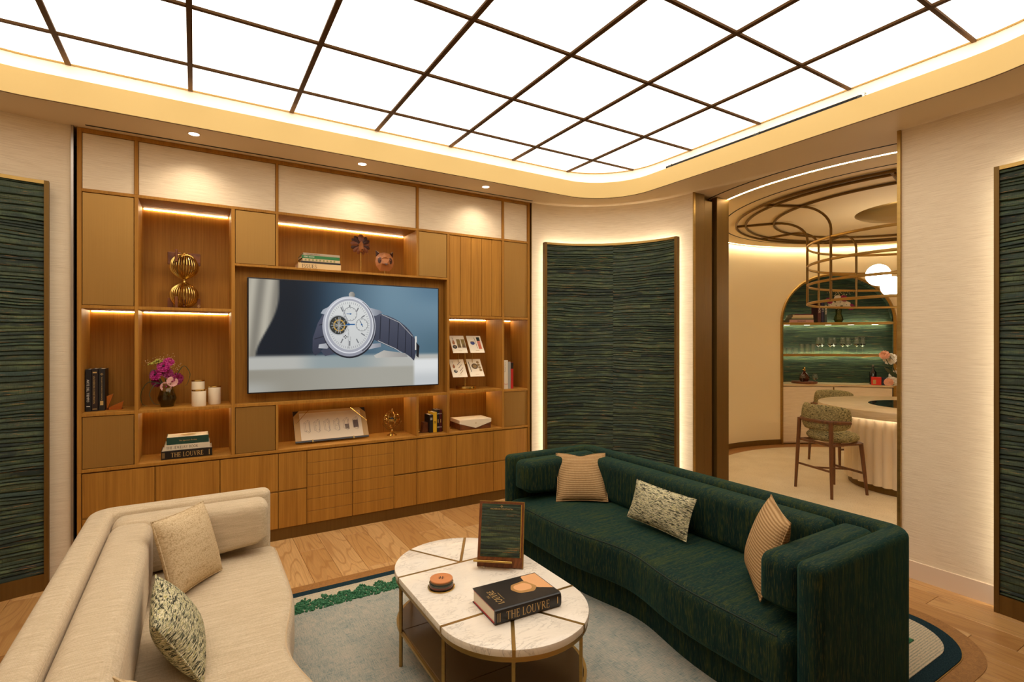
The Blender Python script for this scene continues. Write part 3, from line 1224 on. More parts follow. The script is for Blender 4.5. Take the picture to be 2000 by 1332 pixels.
class Paint:
    """flat coloured shapes layered on the screen; picture coordinates 0..1.78 x 0..1"""
    def __init__(s):
        s.vs, s.fs, s.cs, s.k = [], [], [], 0

    def P(s, p):
        return (sx0 + SW * min(max(p[0], 0), 1.78) / 1.78, TY - .0004 - s.k * .00003, sz0 + SHh * min(max(p[1], 0), 1))

    def poly(s, pts, col, col2=None, grad=None):
        s.k += 1
        n = len(s.vs)
        s.vs += [s.P(p) for p in pts]
        s.fs.append(list(range(n, n + len(pts))))
        for p in pts:
            s.cs.append(col if grad is None else tuple(a + (c - a) * min(max(grad(p), 0), 1) for a, c in zip(col, col2)))

    def disc(s, c, r, col, sx=1.0, rot=0.0, n=40, col2=None, grad=None):
        pts = [(c[0] + r * sx * cos(2 * pi * i / n) * cos(rot) - r * sin(2 * pi * i / n) * sin(rot), c[1] + r * sx * cos(2 * pi * i / n) * sin(rot) + r * sin(2 * pi * i / n) * cos(rot)) for i in range(n)]
        s.poly(pts, col, col2, grad)

    def line(s, a, c, w, col):
        d = Vector((c[0] - a[0], c[1] - a[1])); d.normalize()
        nx, ny = -d.y * w / 2, d.x * w / 2
        s.poly([(a[0] + nx, a[1] + ny), (c[0] + nx, c[1] + ny), (c[0] - nx, c[1] - ny), (a[0] - nx, a[1] - ny)], col)

    def ring(s, c, r, w, col, sx=1.0, n=40, a0=0, a1=360):
        s.k += 1
        for i in range(n):
            t0, t1 = radians(a0 + (a1 - a0) * i / n), radians(a0 + (a1 - a0) * (i + 1) / n)
            q = [(c[0] + (r + e * w / 2) * sx * cos(t), c[1] + (r + e * w / 2) * sin(t)) for t, e in ((t0, -1), (t1, -1), (t1, 1), (t0, 1))]
            m = len(s.vs)
            s.vs += [s.P(p) for p in q]
            s.fs.append([m, m + 1, m + 2, m + 3]); s.cs += [col] * 4

    def field(s, f, nx, ny):
        s.k += 1
        n = len(s.vs)
        for j in range(ny + 1):
            for i in range(nx + 1):
                p = (1.78 * i / nx, j / ny)
                s.vs.append(s.P(p)); s.cs.append(f(*p))
        for j in range(ny):
            for i in range(nx):
                q = n + j * (nx + 1) + i
                s.fs.append([q, q + 1, q + nx + 2, q + nx + 1])

    def build(s, name, mat, parent):
        me = bpy.data.meshes.new(name)
        inv = world_of(parent).inverted()
        me.from_pydata([tuple(inv @ Vector(v)) for v in s.vs], [], s.fs)
        ca = me.color_attributes.new('Col', 'FLOAT_COLOR', 'POINT')
        ca.data.foreach_set('color', [x for c in s.cs for x in (lin(c[0]), lin(c[1]), lin(c[2]), 1.0)])
        me.materials.append(mat)
        o = bpy.data.objects.new(name, me)
        link(o, parent); MW[o.name] = world_of(parent)
        return o


def mixc(a, c, t):
    t = min(max(t, 0), 1)
    return tuple(x + (y - x) * t for x, y in zip(a, c))


def sst(a, c, x):
    t = min(max((x - a) / (c - a), 0), 1)
    return t * t * (3 - 2 * t)


def backdrop(x, y):
    blue = mixc((40, 60, 78), (112, 142, 160), sst(.45, 1.3, x) * (.7 + .3 * sst(.3, .9, y)))
    blue = mixc(blue, (80, 110, 126), sst(1.35, 1.78, x) * (1 - sst(.3, .7, y)))
    blue = mixc(blue, (92, 124, 146), sst(1.3, 1.78, x) * sst(.75, 1, y))
    c = mixc((30, 36, 44), blue, sst(.34, .72, x))
    if y < .34:
        top = mixc((184, 184, 178), (150, 162, 164), sst(.35, .6, x) * (1 - sst(.9, 1.3, x)))
        c = mixc(top, c, sst(.30, .335, y))
    if y < .21:
        c = mixc(mixc((150, 146, 134), (168, 166, 156), sst(0, 1.2, x)), c, sst(.185, .21, y))
        c = mixc(c, (196, 200, 200), .45 * (1 - sst(0, .35, x)) * (1 - sst(.02, .14, y)))
    if x > 1.5 and y < .29:
        c = mixc(c, mixc((196, 200, 202), (226, 228, 228), sst(.05, .2, y)), sst(1.5, 1.53, x) * (1 - sst(.255, .28, y)))
    # pale curtain at the left
    edge = .242 - .19 * (1 - sst(.30, .95, y)) ** 1.6
    if y > .31:
        fold = .5 + .5 * sin(x * 46 + (1 - y) * 5)
        cu = mixc((128, 124, 114), (196, 190, 174), fold * .75 + .1)
        c = mixc(cu, c, sst(edge - .012, edge + .012, x))
    return c


pt = Paint()
pt.field(backdrop, 120, 68)
# strap right
ST = [(1.10, .73), (1.17, .722), (1.24, .705), (1.30, .682), (1.36, .65), (1.42, .608), (1.465, .565), (1.50, .52), (1.525, .47), (1.537, .42), (1.538, .36), (1.53, .30), (1.515, .25), (1.48, .285), (1.44, .315), (1.38, .345), (1.31, .372), (1.20, .42), (1.10, .465)]
pt.poly(ST, (58, 62, 78), (92, 96, 112), lambda p: (p[1] - .3) * 1.6)
for a, c in (((1.17, .70), (1.16, .47)), ((1.26, .68), (1.25, .41)), ((1.35, .64), (1.34, .37)), ((1.43, .59), (1.42, .33)), ((1.49, .52), (1.49, .29))):
    pt.line(a, c, .008, (36, 40, 52))
pt.line((1.18, .715), (1.36, .640), .006, (176, 176, 176)); pt.line((1.36, .640), (1.50, .50), .006, (170, 170, 170))
pt.line((1.14, .455), (1.32, .375), .006, (196, 196, 196)); pt.line((1.32, .375), (1.49, .265), .006, (190, 190, 190))
pt.poly([(1.525, .50), (1.545, .50), (1.545, .36), (1.525, .36)], (214, 212, 206)); pt.poly([(1.54, .44), (1.575, .40), (1.565, .28), (1.54, .30)], (34, 34, 38))
pt.poly([(1.10, .31), (1.2, .36), (1.30, .345), (1.42, .33), (1.45, .29), (1.30, .29), (1.12, .285)], (196, 192, 184), (150, 148, 146), lambda p: (p[0] - 1.1) * 3)
# strap left
pt.poly([(.64, .74), (.575, .62), (.53, .48), (.527, .36), (.55, .315), (.60, .35), (.60, .42), (.68, .40), (.66, .74)], (84, 88, 106), (46, 50, 64), lambda p: (.7 - p[1]) * 2)
pt.poly([(.60, .36), (.70, .44), (.72, .33), (.64, .31)], (70, 74, 90))
pt.line((.585, .60), (.66, .62), .008, (44, 48, 60)); pt.line((.545, .47), (.64, .50), .008, (44, 48, 60))
# lugs
pt.poly([(1.05, .78), (1.16, .755), (1.187, .735), (1.12, .70), (1.05, .70)], (176, 180, 190), (110, 116, 128), lambda p: (p[0] - 1.05) * 6)
pt.poly([(1.03, .42), (1.17, .432), (1.172, .395), (1.05, .37)], (188, 190, 198), (120, 124, 134), lambda p: (p[0] - 1.03) * 5)
pt.poly([(.70, .79), (.62, .745), (.60, .71), (.68, .69)], (170, 176, 186))
pt.poly([(.70, .44), (.585, .42), (.58, .385), (.66, .38)], (190, 192, 198), (130, 134, 142), lambda p: (p[0] - .58) * 6)
# crown, case, dial
pt.poly([(.862, .86), (.91, .86), (.916, .905), (.90, .925), (.875, .925), (.858, .905)], (186, 182, 174), (120, 116, 110), lambda p: (p[0] - .86) * 16)
pt.disc((.868, .572), .285, (40, 42, 50), .885, n=56)
pt.disc((.866, .592), .288, (150, 152, 164), .872, n=64, col2=(206, 208, 216), grad=lambda p: (p[1] - .35) * 1.8)
pt.ring((.866, .592), .272, .014, (92, 94, 104), .872, 40, 300, 420)
pt.ring((.866, .600), .262, .012, (220, 222, 228), .864, 48)
pt.ring((.866, .602), .246, .02, (170, 172, 182), .85, 48)
pt.disc((.866, .603), .236, (206, 208, 208), .845, n=64, col2=(222, 224, 222), grad=lambda p: (p[1] - .4) * 2)
for i in range(60):
    t = 2 * pi * i / 60
    pt.line((.866 + .205 * .845 * sin(t), .603 + .205 * cos(t)), (.866 + .226 * .845 * sin(t), .603 + .226 * cos(t)), .0035, (132, 134, 140))
for i in range(12):
    if i in (9, 8, 10):
        continue
    t = 2 * pi * i / 12
    pt.line((.866 + .15 * .845 * sin(t), .603 + .15 * cos(t)), (.866 + .197 * .845 * sin(t), .603 + .197 * cos(t)), .011, (120, 122, 126))
for c, r in (((.872, .712), .065), ((.982, .609), .06)):
    pt.disc(c, r, (214, 216, 214), .95)
    pt.ring(c, r, .005, (132, 134, 138), .95, 30)
    for i in range(12):
        t = 2 * pi * i / 12
        pt.line((c[0] + r * .8 * sin(t), c[1] + r * .8 * cos(t)), (c[0] + r * .92 * sin(t), c[1] + r * .92 * cos(t)), .004, (110, 112, 118))
pt.disc((.762, .603), .092, (58, 60, 58), .95)
pt.ring((.762, .603), .092, .010, (180, 182, 184), .95)
pt.ring((.768, .600), .052, .012, (196, 152, 70), .95, 30)
pt.disc((.768, .600), .026, (120, 104, 78), .95)
for t in range(0, 360, 40):
    pt.line((.768, .600), (.768 + .074 * cos(radians(t)), .600 + .078 * sin(radians(t))), .007, (150, 150, 142))
pt.disc((.768, .600), .010, (206, 190, 150)); pt.line((.69, .601), (.84, .604), .008, (150, 156, 162)); pt.line((.765, .68), (.762, .53), .008, (160, 162, 164))
pt.line((.857, .610), (.795, .785), .007, (150, 152, 158)); pt.line((.857, .610), (.80, .50), .010, (196, 196, 196))
pt.line((.83, .610), (.915, .612), .012, (36, 92, 150)); pt.disc((.857, .611), .011, (30, 84, 140))
pt.line((.835, .712), (.885, .713), .006, (36, 92, 150)); pt.line((.962, .65), (.992, .59), .006, (40, 60, 90)); pt.disc((.98, .611), .008, (36, 92, 150))
pt.disc((.872, .712), .007, (36, 92, 150))
# maltese-type emblem
for t in range(0, 360, 90):
    c = (.826, .492)
    d = Vector((cos(radians(t)), sin(radians(t)))); n_ = Vector((-d.y, d.x))
    pt.poly([(c[0] + d.x * .003, c[1] + d.y * .003), (c[0] + d.x * .017 + n_.x * .009, c[1] + d.y * .017 + n_.y * .009), (c[0] + d.x * .017 - n_.x * .009, c[1] + d.y * .017 - n_.y * .009)], (60, 62, 66))
scr = pt.build('screen', m_screen, tv)
m_scrtx = emit('screen_text', (.13, .13, .14, 1), 1.0)
tm = frame_m((sx0 + SW * .853 / 1.78, TY - .0052, sz0 + SHh * .475), (0, 0, -1), (1, 0, 0))
sans('VACHERON CONSTANTIN', .0125, tm, m_scrtx, scr, 'dial_lettering')
tm = frame_m((sx0 + SW * .872 / 1.78, TY - .0052, sz0 + SHh * .475), (0, 0, -1), (1, 0, 0))
sans('GENEVE', .009, tm, m_scrtx, scr, 'dial_lettering')

# ------------------------------------------------------------ rug with its inlaid oak frame
rug = thing('area_rug', 'pale grey-green woven rug with navy border and green tufted band', 'rug', (1.07, 2.03, 0))
b = B(); b.prism(rrect(rug_x0, rug_x1, rug_y0, rug_y1, .30, 14), .0, .007)
b.done('navy_border', m_navy, rug, smooth=40)
b = B(); b.prism(rrect(rug_x0 + .062, rug_x1 - .062, rug_y0 + .062, rug_y1 - .062, .24, 14), .0, .0095)
b.done('woven_margin', m_rug2, rug, smooth=40)
b = B(); b.prism(rrect(rug_x0 + .2, rug_x1 - .2, rug_y0 + .2, rug_y1 - .225, .14, 12), .0, .0105)
b.done('woven_field', m_rug, rug, smooth=40)
# raised concentric cords of the margin
for k in range(4):
    o_ = .075 + k * .028
    b = B(); b.tube([(q[0], q[1], .0085) for q in rrect(rug_x0 + o_, rug_x1 - o_, rug_y0 + o_, rug_y1 - .062 - .006 * k, .24 - .02 * k, 10)], .004, 5, closed=True, flat=.5)
    b.done('cord', m_rug2, rug)
# tufted green band along the far side and dashes at the near corner
b = B()
yb0 = rug_y1 - .225


def tuft(x, y, r, h):
    n = 5
    a0 = RND.random() * 6
    base = [b.v((x + r * cos(a0 + 2 * pi * i / n), y + r * sin(a0 + 2 * pi * i / n), .008)) for i in range(n)]
    mid = [b.v((x + r * 1.25 * cos(a0 + 2 * pi * i / n), y + r * 1.25 * sin(a0 + 2 * pi * i / n), .008 + h * .6)) for i in range(n)]
    top = b.v((x, y, .008 + h))
    for i in range(n):
        j = (i + 1) % n
        b.face([base[i], base[j], mid[j], mid[i]]); b.face([mid[i], mid[j], top])


xx = rug_x0 + .2
while xx < rug_x1 - .2:
    ph = ((xx + 5) % .105) / .105
    hgt = .045 + .055 * max(0, sin(ph * pi)) ** 2
    for _ in range(9):
        tuft(xx + RND.uniform(-.004, .004), yb0 - .03 + RND.random() * (hgt + .05), RND.uniform(.0035, .0075), RND.uniform(.006, .018))
    xx += .006
tag(b.done('tufted_band', m_tuft, rug, smooth=60), kind='stuff')
for k in range(3):
    b = B(); b.box(2.80, 2.93, 1.10 + k * .05, 1.122 + k * .05, .009, .014)
    b.done('dash', m_tuft, rug, smooth=0, bevel=.002)
# inlaid oak frame with brass edge: four straight boards and four curved corners
ofr = struct(thing('floor_inlay', None, None, (1.07, 2.03, 0)))


def ring_piece(pi_, po_, nm, mat, z=.003):
    b = B()
    b.prism(pi_ + po_[::-1], -.004, z)
    return b.done(nm, mat, ofr, smooth=30)


W_ = .085
x0, x1, y0, y1, rr = rug_x0, rug_x1, rug_y0, rug_y1, .30
gap = .006
corners = [(x0 + rr, y0 + rr, 180), (x1 - rr, y0 + rr, 270), (x1 - rr, y1 - rr, 0), (x0 + rr, y1 - rr, 90)]
for cx_, cy_, a_ in corners:
    ring_piece(arc(cx_, cy_, rr + gap, a_, a_ + 90, 12), arc(cx_, cy_, rr + W_, a_, a_ + 90, 12), 'border_board', m_border)
for (xa, xb, ya, yb) in ((x0 + rr, x1 - rr, y0 - W_, y0 - gap), (x0 + rr, x1 - rr, y1 + gap, y1 + W_), (x0 - W_, x0 - gap, y0 + rr, y1 - rr), (x1 + gap, x1 + W_, y0 + rr, y1 - rr)):
    b = B(); b.box(xa, xb, ya, yb, -.004, .003); b.done('border_board', m_border, ofr, smooth=0)
b = B(); b.tube([(q[0], q[1], .002) for q in rrect(x0 - .003, x1 + .003, y0 - .003, y1 + .003, .303, 14)], .0035, 4, closed=True)
b.done('brass_edge', m_brass, ofr)


# ------------------------------------------------------------ sofas
SL, SD, ST_ = 2.11, .752, .095


def front(l):
    return .757 - .078 * exp(-((l - .985) / .27) ** 2)


def sofa(name, label, mapx, y_off, mat, mseam, xbase):
    W = lambda pts: [(mapx(d), y_off + l) for d, l in pts]
    t = thing(name, label, 'sofa', (mapx(SD / 2), y_off + SL / 2, 0))
    L, Df, T = SL, SD, ST_
    shell = fillet([(Df, 0), (0, 0), (0, L), (Df, L), (Df, L - T), (T, L - T), (T, T), (Df, T)], [.045, .10, .10, .045, .045, .03, .03, .045], 7)
    b = B(); b.prism(W(shell), .0106, .665)
    b.done('frame', mat, t, smooth=50, bevel=.03, seg=4, bsel=lambda e: min(v.co.z for v in e.verts) > .6)
    Db = .728
    T2 = T + .155
    bols = []
    for (d0, d1, l0, l1) in ((T + .002, Db, L - T2, L - T - .002), (T + .002, Db, T + .002, T2), (T + .002, T2 + .005, T2 + .001, L - T2 - .001)):
        b = B(); (x0, y0), (x1, y1) = W([(d0, l0), (d1, l1)])
        b.box(min(x0, x1), max(x0, x1), y0, y1, .382, .650)
        bm = b.bm
        bmesh.ops.recalc_face_normals(bm, faces=bm.faces)
        bmesh.ops.bevel(bm, geom=list(bm.edges), offset=.056, segments=6, profile=.55, affect='EDGES', clamp_overlap=True)
        if d1 == Db:
            for v in bm.verts:
                d = abs(v.co.x - mapx(0))
                if d > .50 and v.co.z < .5:
                    v.co.z += (.5 - v.co.z) / .115 * .075 * min(1, (d - .50) / .2) ** 2
        bols.append(b.done('bolster', mat, t, smooth=60))
    bol_o = bols[2]
    n = 40
    fr = [(front(T + .004 + (L - 2 * T - .008) * i / n) + .018, T + .004 + (L - 2 * T - .008) * i / n) for i in range(n + 1)]
    seat = [(T, T + .004)] + fr + [(T, L - T - .004)]
    sfil = [0] + [.06] + [0] * (n - 1) + [.06] + [0]
    b = B(); b.prism(W(seat), .168, .388)
    so = b.done('seat_cushion', mat, t, smooth=50, bevel=.05, seg=5)
    base = [(T * .5, T * .5)] + [(front(T + (L - 2 * T) * i / n) - .07, T * .5 + (L - T) * i / n) for i in range(n + 1)] + [(T * .5, L - T * .5)]
    b = B(); b.prism(W(base), .0106, .172); b.done('base', mat, t, smooth=40)
    # seams
    zt = .374
    b = B(); b.tube([(mapx(front(T + .05 + (L - 2 * T - .1) * i / n) + .004), y_off + T + .05 + (L - 2 * T - .1) * i / n, zt) for i in range(n + 1)], .0028, 6)
    b.done('seam', mseam, so)
    for bo_, pp_ in ((bols[0], [(Db - .055, L - T2 + .018), (T2, L - T2 + .018)]), (bols[1], [(Db - .055, T2 - .018), (T2, T2 - .018)]), (bols[2], [(T2 - .012, T2 + .05), (T2 - .012, L - T2 - .05)])):
        b = B(); b.tube([(mapx(d), y_off + l, .6345) for d, l in pp_], .0025, 6); b.done('seam', mseam, bo_)
    sm = fillet([(Df - .04, .006), (.006, .006), (.006, L - .006), (Df - .04, L - .006)], [0, .095, .095, 0], 8)
    b = B(); b.tube([(mapx(d), y_off + l, .644) for d, l in sm], .003, 6); b.done('seam', mseam, t)
    return t


m_seam_g = plain('green_seam', S(16, 34, 26), .8)
m_seam_w = plain('cream_seam', S(196, 172, 138), .85)
green_sofa = sofa('green_sofa', 'dark green fabric sofa with a wavy front and thick curved back', lambda d: 2.552 - d, .945, m_sofa_g, m_seam_g, 2.552)
cream_sofa = sofa('cream_sofa', 'cream woven sofa with a wavy front and rounded back', lambda d: -.41 + d, .945, m_sofa_w, m_seam_w, -.41)


def cushion(name, label, w, h, t, mat, c, nrm, up, dip=0.0, seam=None, group=None):
    n = Vector(nrm).normalized(); u = Vector(up)
    u = (u - n * u.dot(n)).normalized()
    x = u.cross(n).normalized()
    M = Matrix((x, u, n)).transposed().to_4x4(); M.translation = Vector(c)
    th = bpy.data.objects.new(name, None)
    th.empty_display_size = .05
    th.matrix_world = M
    th.location = M.translation
    th.rotation_euler = M.to_euler()
    link(th); MW[th.name] = M
    tag(th, label, 'cushion', group)

    def f(side):
        def g(a, b_):
            p, q = a * 2 - 1, b_ * 2 - 1
            xx = w / 2 * p * (1 - .055 * (1 - q * q))
            yy = h / 2 * q * (1 - .055 * (1 - p * p))
            yy -= dip * exp(-(p / .33) ** 2) * ((q + 1) / 2) ** 4
            zz = side * t / 2 * (max((1 - p ** 4) * (1 - q ** 4), 0)) ** .55 * (.62 + .38 * (1 - p * p) * (1 - q * q))
            return (xx, yy, zz)
        return g
    b = B(); b.grid(f(1), 24, 24); b.grid(f(-1), 24, 24)
    b.done('cover', mat, th, local=True, smooth=80, weld=1e-5)
    b = B()
    pth = []
    for i in range(24): pth.append(f(1)(i / 24, 0))
    for i in range(24): pth.append(f(1)(1, i / 24))
    for i in range(24): pth.append(f(1)(1 - i / 24, 1))
    for i in range(24): pth.append(f(1)(0, 1 - i / 24))
    b.tube(pth, .0028, 5, closed=True)
    b.done('seam', seam or mat, th, local=True)
    return th


cushion('cushion', 'square tan knitted cushion in the far corner of the green sofa', .335, .335, .12, m_tan, (2.207, 2.709, .531), (-.515, -.634, .576), (.338, .467, .817), dip=.016)
cushion('cushion', 'small oblong green and cream tweed cushion on the green sofa', .42, .22, .10, m_tweed, (2.191, 2.007, .515), (-.939, -.024, .343), (.344, -.02, .939))
cushion('cushion', 'square tan knitted cushion leaning on the near bolster of the green sofa', .34, .34, .12, m_tan, (2.065, 1.305, .577), (-.662, .682, .311), (.184, -.254, .949))
cushion('cushion', 'square beige woven cushion in the far corner of the cream sofa', .325, .325, .13, m_beige, (-.02, 2.62, .553), (.796, -.521, .309), (-.232, .208, .95))
cushion('cushion', 'oblong green and cream tweed cushion on the cream sofa', .40, .25, .12, m_tweed, (-.047, 2.033, .499), (.866, .036, .498), (-.497, -.024, .867))
cushion('cushion', 'square beige woven cushion at the near end of the cream sofa', .33, .33, .13, m_beige, (-.02, 1.33, .540), (.80, .50, .32), (-.23, -.1, .95))

# ------------------------------------------------------------ coffee table
CT = (1.063, 1.962)
TR, C1, C2 = .302, 2.192, 1.735
ZT = .405
ct = thing('coffee_table', 'oval marble coffee table with brass inlay and thin brass legs', 'table', (CT[0], CT[1], 0))


def slab(poly):
    b = B(); b.prism(poly, ZT - .027, ZT)
    b.done('marble_slab', m_marble, ct, smooth=40, bevel=.004, seg=2, bsel=lambda e: abs(e.verts[0].co.z - e.verts[1].co.z) < .001)


hg = .006
slab([(CT[0] - TR, C2 + hg), (CT[0] + TR, C2 + hg), (CT[0] + TR, C1 - hg), (CT[0] - TR, C1 - hg)])
for cy, sg in ((C1, 1), (C2, -1)):
    for k in range(3):
        a0, a1 = 60 * k, 60 * (k + 1)
        # sector with parallel gaps
        pts = arc(0, 0, TR, a0, a1, 12)
        off0 = (-sin(radians(a0)) * hg, cos(radians(a0)) * hg)
        off1 = (sin(radians(a1)) * hg, -cos(radians(a1)) * hg)
        mid = radians((a0 + a1) / 2)
        ap = (cos(mid) * hg * 2, sin(mid) * hg * 2)
        e0 = math.degrees(math.asin(hg / TR))
        pts = arc(0, 0, TR, a0 + e0, a1 - e0, 12)
        poly = [ap] + pts
        slab([(CT[0] + p[0], cy + sg * p[1]) for p in poly])
# brass inlay, rim and legs
for cy, sg in ((C1, 1), (C2, -1)):
    b = B(); b.box(CT[0] - TR - .001, CT[0] + TR + .001, cy - hg, cy + hg, ZT - .03, ZT - .001); b.done('inlay_strip', m_brass, ct, smooth=0)
    for a in (60, 120):
        d = Vector((cos(radians(a)), sg * sin(radians(a)))); n = Vector((-d.y, d.x)) * hg
        p0 = Vector((CT[0], cy)) + d * .008; p1 = Vector((CT[0], cy)) + d * (TR + .001)
        b = B(); b.prism([tuple(p0 + n), tuple(p1 + n), tuple(p1 - n), tuple(p0 - n)], ZT - .03, ZT - .001); b.done('inlay_strip', m_brass, ct, smooth=0)


def stadium(r, n=24):
    return arc(CT[0], C1, r, 0, 180, n) + arc(CT[0], C2, r, 180, 360, n)


b = B()
so_, si_ = stadium(TR - .004), stadium(TR - .022)
b.strip(so_ + so_[:1], ZT - .045, ZT - .027); b.strip(si_ + si_[:1], ZT - .045, ZT - .027)
for i in range(len(so_)):
    j = (i + 1) % len(so_)
    b.poly([(*so_[i], ZT - .045), (*so_[j], ZT - .045), (*si_[j], ZT - .045), (*si_[i], ZT - .045)])
b.done('rim', m_brass, ct, weld=1e-5)
legs = []
for cy, sg in ((C1, 1), (C2, -1)):
    for a in (0, 60, 120, 180):
        q = (CT[0] + (TR - .012) * cos(radians(a)), cy + sg * (TR - .012) * sin(radians(a)))
        b = B(); b.cyl((q[0], q[1], 0), .0085, .0106, ZT - .028, 4); b.done('leg', m_brass, ct, smooth=0)
b = B(); b.prism(stadium(TR - .02), .150, .168)
ls = b.done('lower_shelf', m_shelf_lo, ct, smooth=40, bevel=.003, seg=1)
b = B(); b.box(CT[0] - TR + .03, CT[0] + TR - .03, C1 - .002, C1 + .002, .1682, .1686); b.box(CT[0] - TR + .03, CT[0] + TR - .03, C2 - .002, C2 + .002, .1682, .1686)
b.done('joint_line', m_bar, ls, smooth=0)
b = B(); b.tube([(p[0], p[1], .159) for p in stadium(TR - .014)], .008, 4, closed=True); b.done('shelf_rim', m_brass, ct)

# tilted walnut frame with green insert
fo = Vector((1.183, 2.034, ZT))
fx = Vector((.78, -.626, 0)).normalized()
fnv = Vector((-.626, -.78, 0)).normalized()
fup = (Vector((0, 0, 1)) * .966 - fnv * .26).normalized()
fr = thing('tabletop_frame', 'walnut tilted display frame with dark green panel on the coffee table', 'frame', tuple(fo))
M = frame_m(fo + Vector((0, 0, .004)), fx, fup)
w_, h_ = .212, .288
b = B(); b.box(-w_ / 2, w_ / 2, 0, h_, -.012, 0, M); b.done('backboard', m_walnut, fr, smooth=0, bevel=.002, seg=1)
b = B(); b.box(-w_ / 2 + .013, w_ / 2 - .016, .045, h_ - .012, .0002, .0012, M); ins = b.done('green_insert', m_green_n, fr, smooth=0)
for k in range(16):
    zz = .048 + k * .0142
    b = B()

    def f(u, v, zz=zz, k=k):
        return ((-w_ / 2 + .014) + (w_ - .032) * u, zz + .0150 * (1 - v) + .0022 * sin(u * 7 + k * 1.7) * (0.3 + .7 * v), .0014 + .0018 * (v ** .7) * (0 if v > .95 else 1))
    b.grid(lambda u, v, f=f: f(u, v), 8, 3, M=M)
    if zz + .017 < h_ - .012:
        b.done('strip', m_green, ins, smooth=60, recalc=False)
    else:
        b.bm.free()
b = B(); b.box(w_ / 2 - .0155, w_ / 2 - .0105, .045, h_ - .012, 0, .0022, M); b.done('brass_edge', m_goldm, fr, smooth=0)
b = B(); b.box(w_ / 2 - .003, w_ / 2 + .001, 0, h_, -.0125, .001, M); b.box(-w_ / 2, w_ / 2, h_ - .002, h_ + .001, -.0125, .001, M); b.done('brass_edge', m_brass, fr, smooth=0)
b = B(); b.box(-w_ / 2 - .012, .06, .024, .032, 0, .034, M); b.done('ledge', m_goldm, fr, smooth=0, bevel=.001, seg=1)
b = B(); b.box(-.03, .03, .02, .2, -.016, -.012, M); b.done('back_plate', m_brass, fr, smooth=0)
bk = fo - fnv * .115
b = B(); b.poly([tuple(M @ Vector((-.03, .19, -.016))), tuple(M @ Vector((.03, .19, -.016))), tuple(bk + fx * .03), tuple(bk - fx * .03)])
b.poly([tuple(M @ Vector((-.03, .186, -.016))), tuple(M @ Vector((.03, .186, -.016))), tuple(bk + fx * .03 + fnv * .004), tuple(bk - fx * .03 + fnv * .004)])
b.done('easel_leg', m_brass, fr, smooth=0)
tmx = M @ Matrix.Translation((0, h_ - .034, .0042))
sans('VACHERON CONSTANTIN', .0088, tmx, m_goldtx, fr)


def cross(M, r, mat, parent, name='emblem'):
    b = B()
    for t in range(0, 360, 90):
        d = Vector((cos(radians(t)), sin(radians(t)), 0)); n_ = Vector((-d.y, d.x, 0))
        b.poly([tuple(d * r * .12), tuple(d * r + n_ * r * .5), tuple(d * r * .72), tuple(d * r - n_ * r * .5)], M)
    return b.done(name, mat, parent, smooth=0, recalc=False)


cross(M @ Matrix.Translation((0, h_ - .022, .0042)), .006, m_goldtx, fr)

# coaster stack on its tray
cs = thing('coaster_holder', 'round stack of leather coasters in a brass tray on the coffee table', 'coasters', (.884, 2.008, ZT))
b = B(); b.lathe([(0, .0004), (.056, .0004), (.057, .005), (.054, .005), (.053, .003), (0, .003)], (.884, 2.008, ZT), 40); b.done('tray', m_goldm, cs)
cols = [(70, 46, 30), (150, 60, 44), (96, 84, 66), (58, 74, 70), (120, 92, 60), (206, 130, 74)]
zz = ZT + .0032
for k, c in enumerate(cols):
    hh = .0062
    b = B(); b.cyl((.884, 2.008, 0), .0475, zz, zz + hh - .0006, 40)
    co = b.done('coaster', cmat('coaster_leather', *c, rough=.55), cs, bevel=.0012, seg=2)
    zz += hh
b = B(); b.lathe([(.0500, .004), (.0508, .004), (.0508, .024), (.0500, .024)], (.884, 2.008, ZT), 40); b.done('clear_collar', m_glass, cs)
cross(frame_m((.884, 2.008, zz + .0003), (.85, -.53, 0), (.53, .85, 0)) @ Matrix.Rotation(.78, 4, 'Z'), .013, m_inktx, cs)

# big art book
m_cover = None


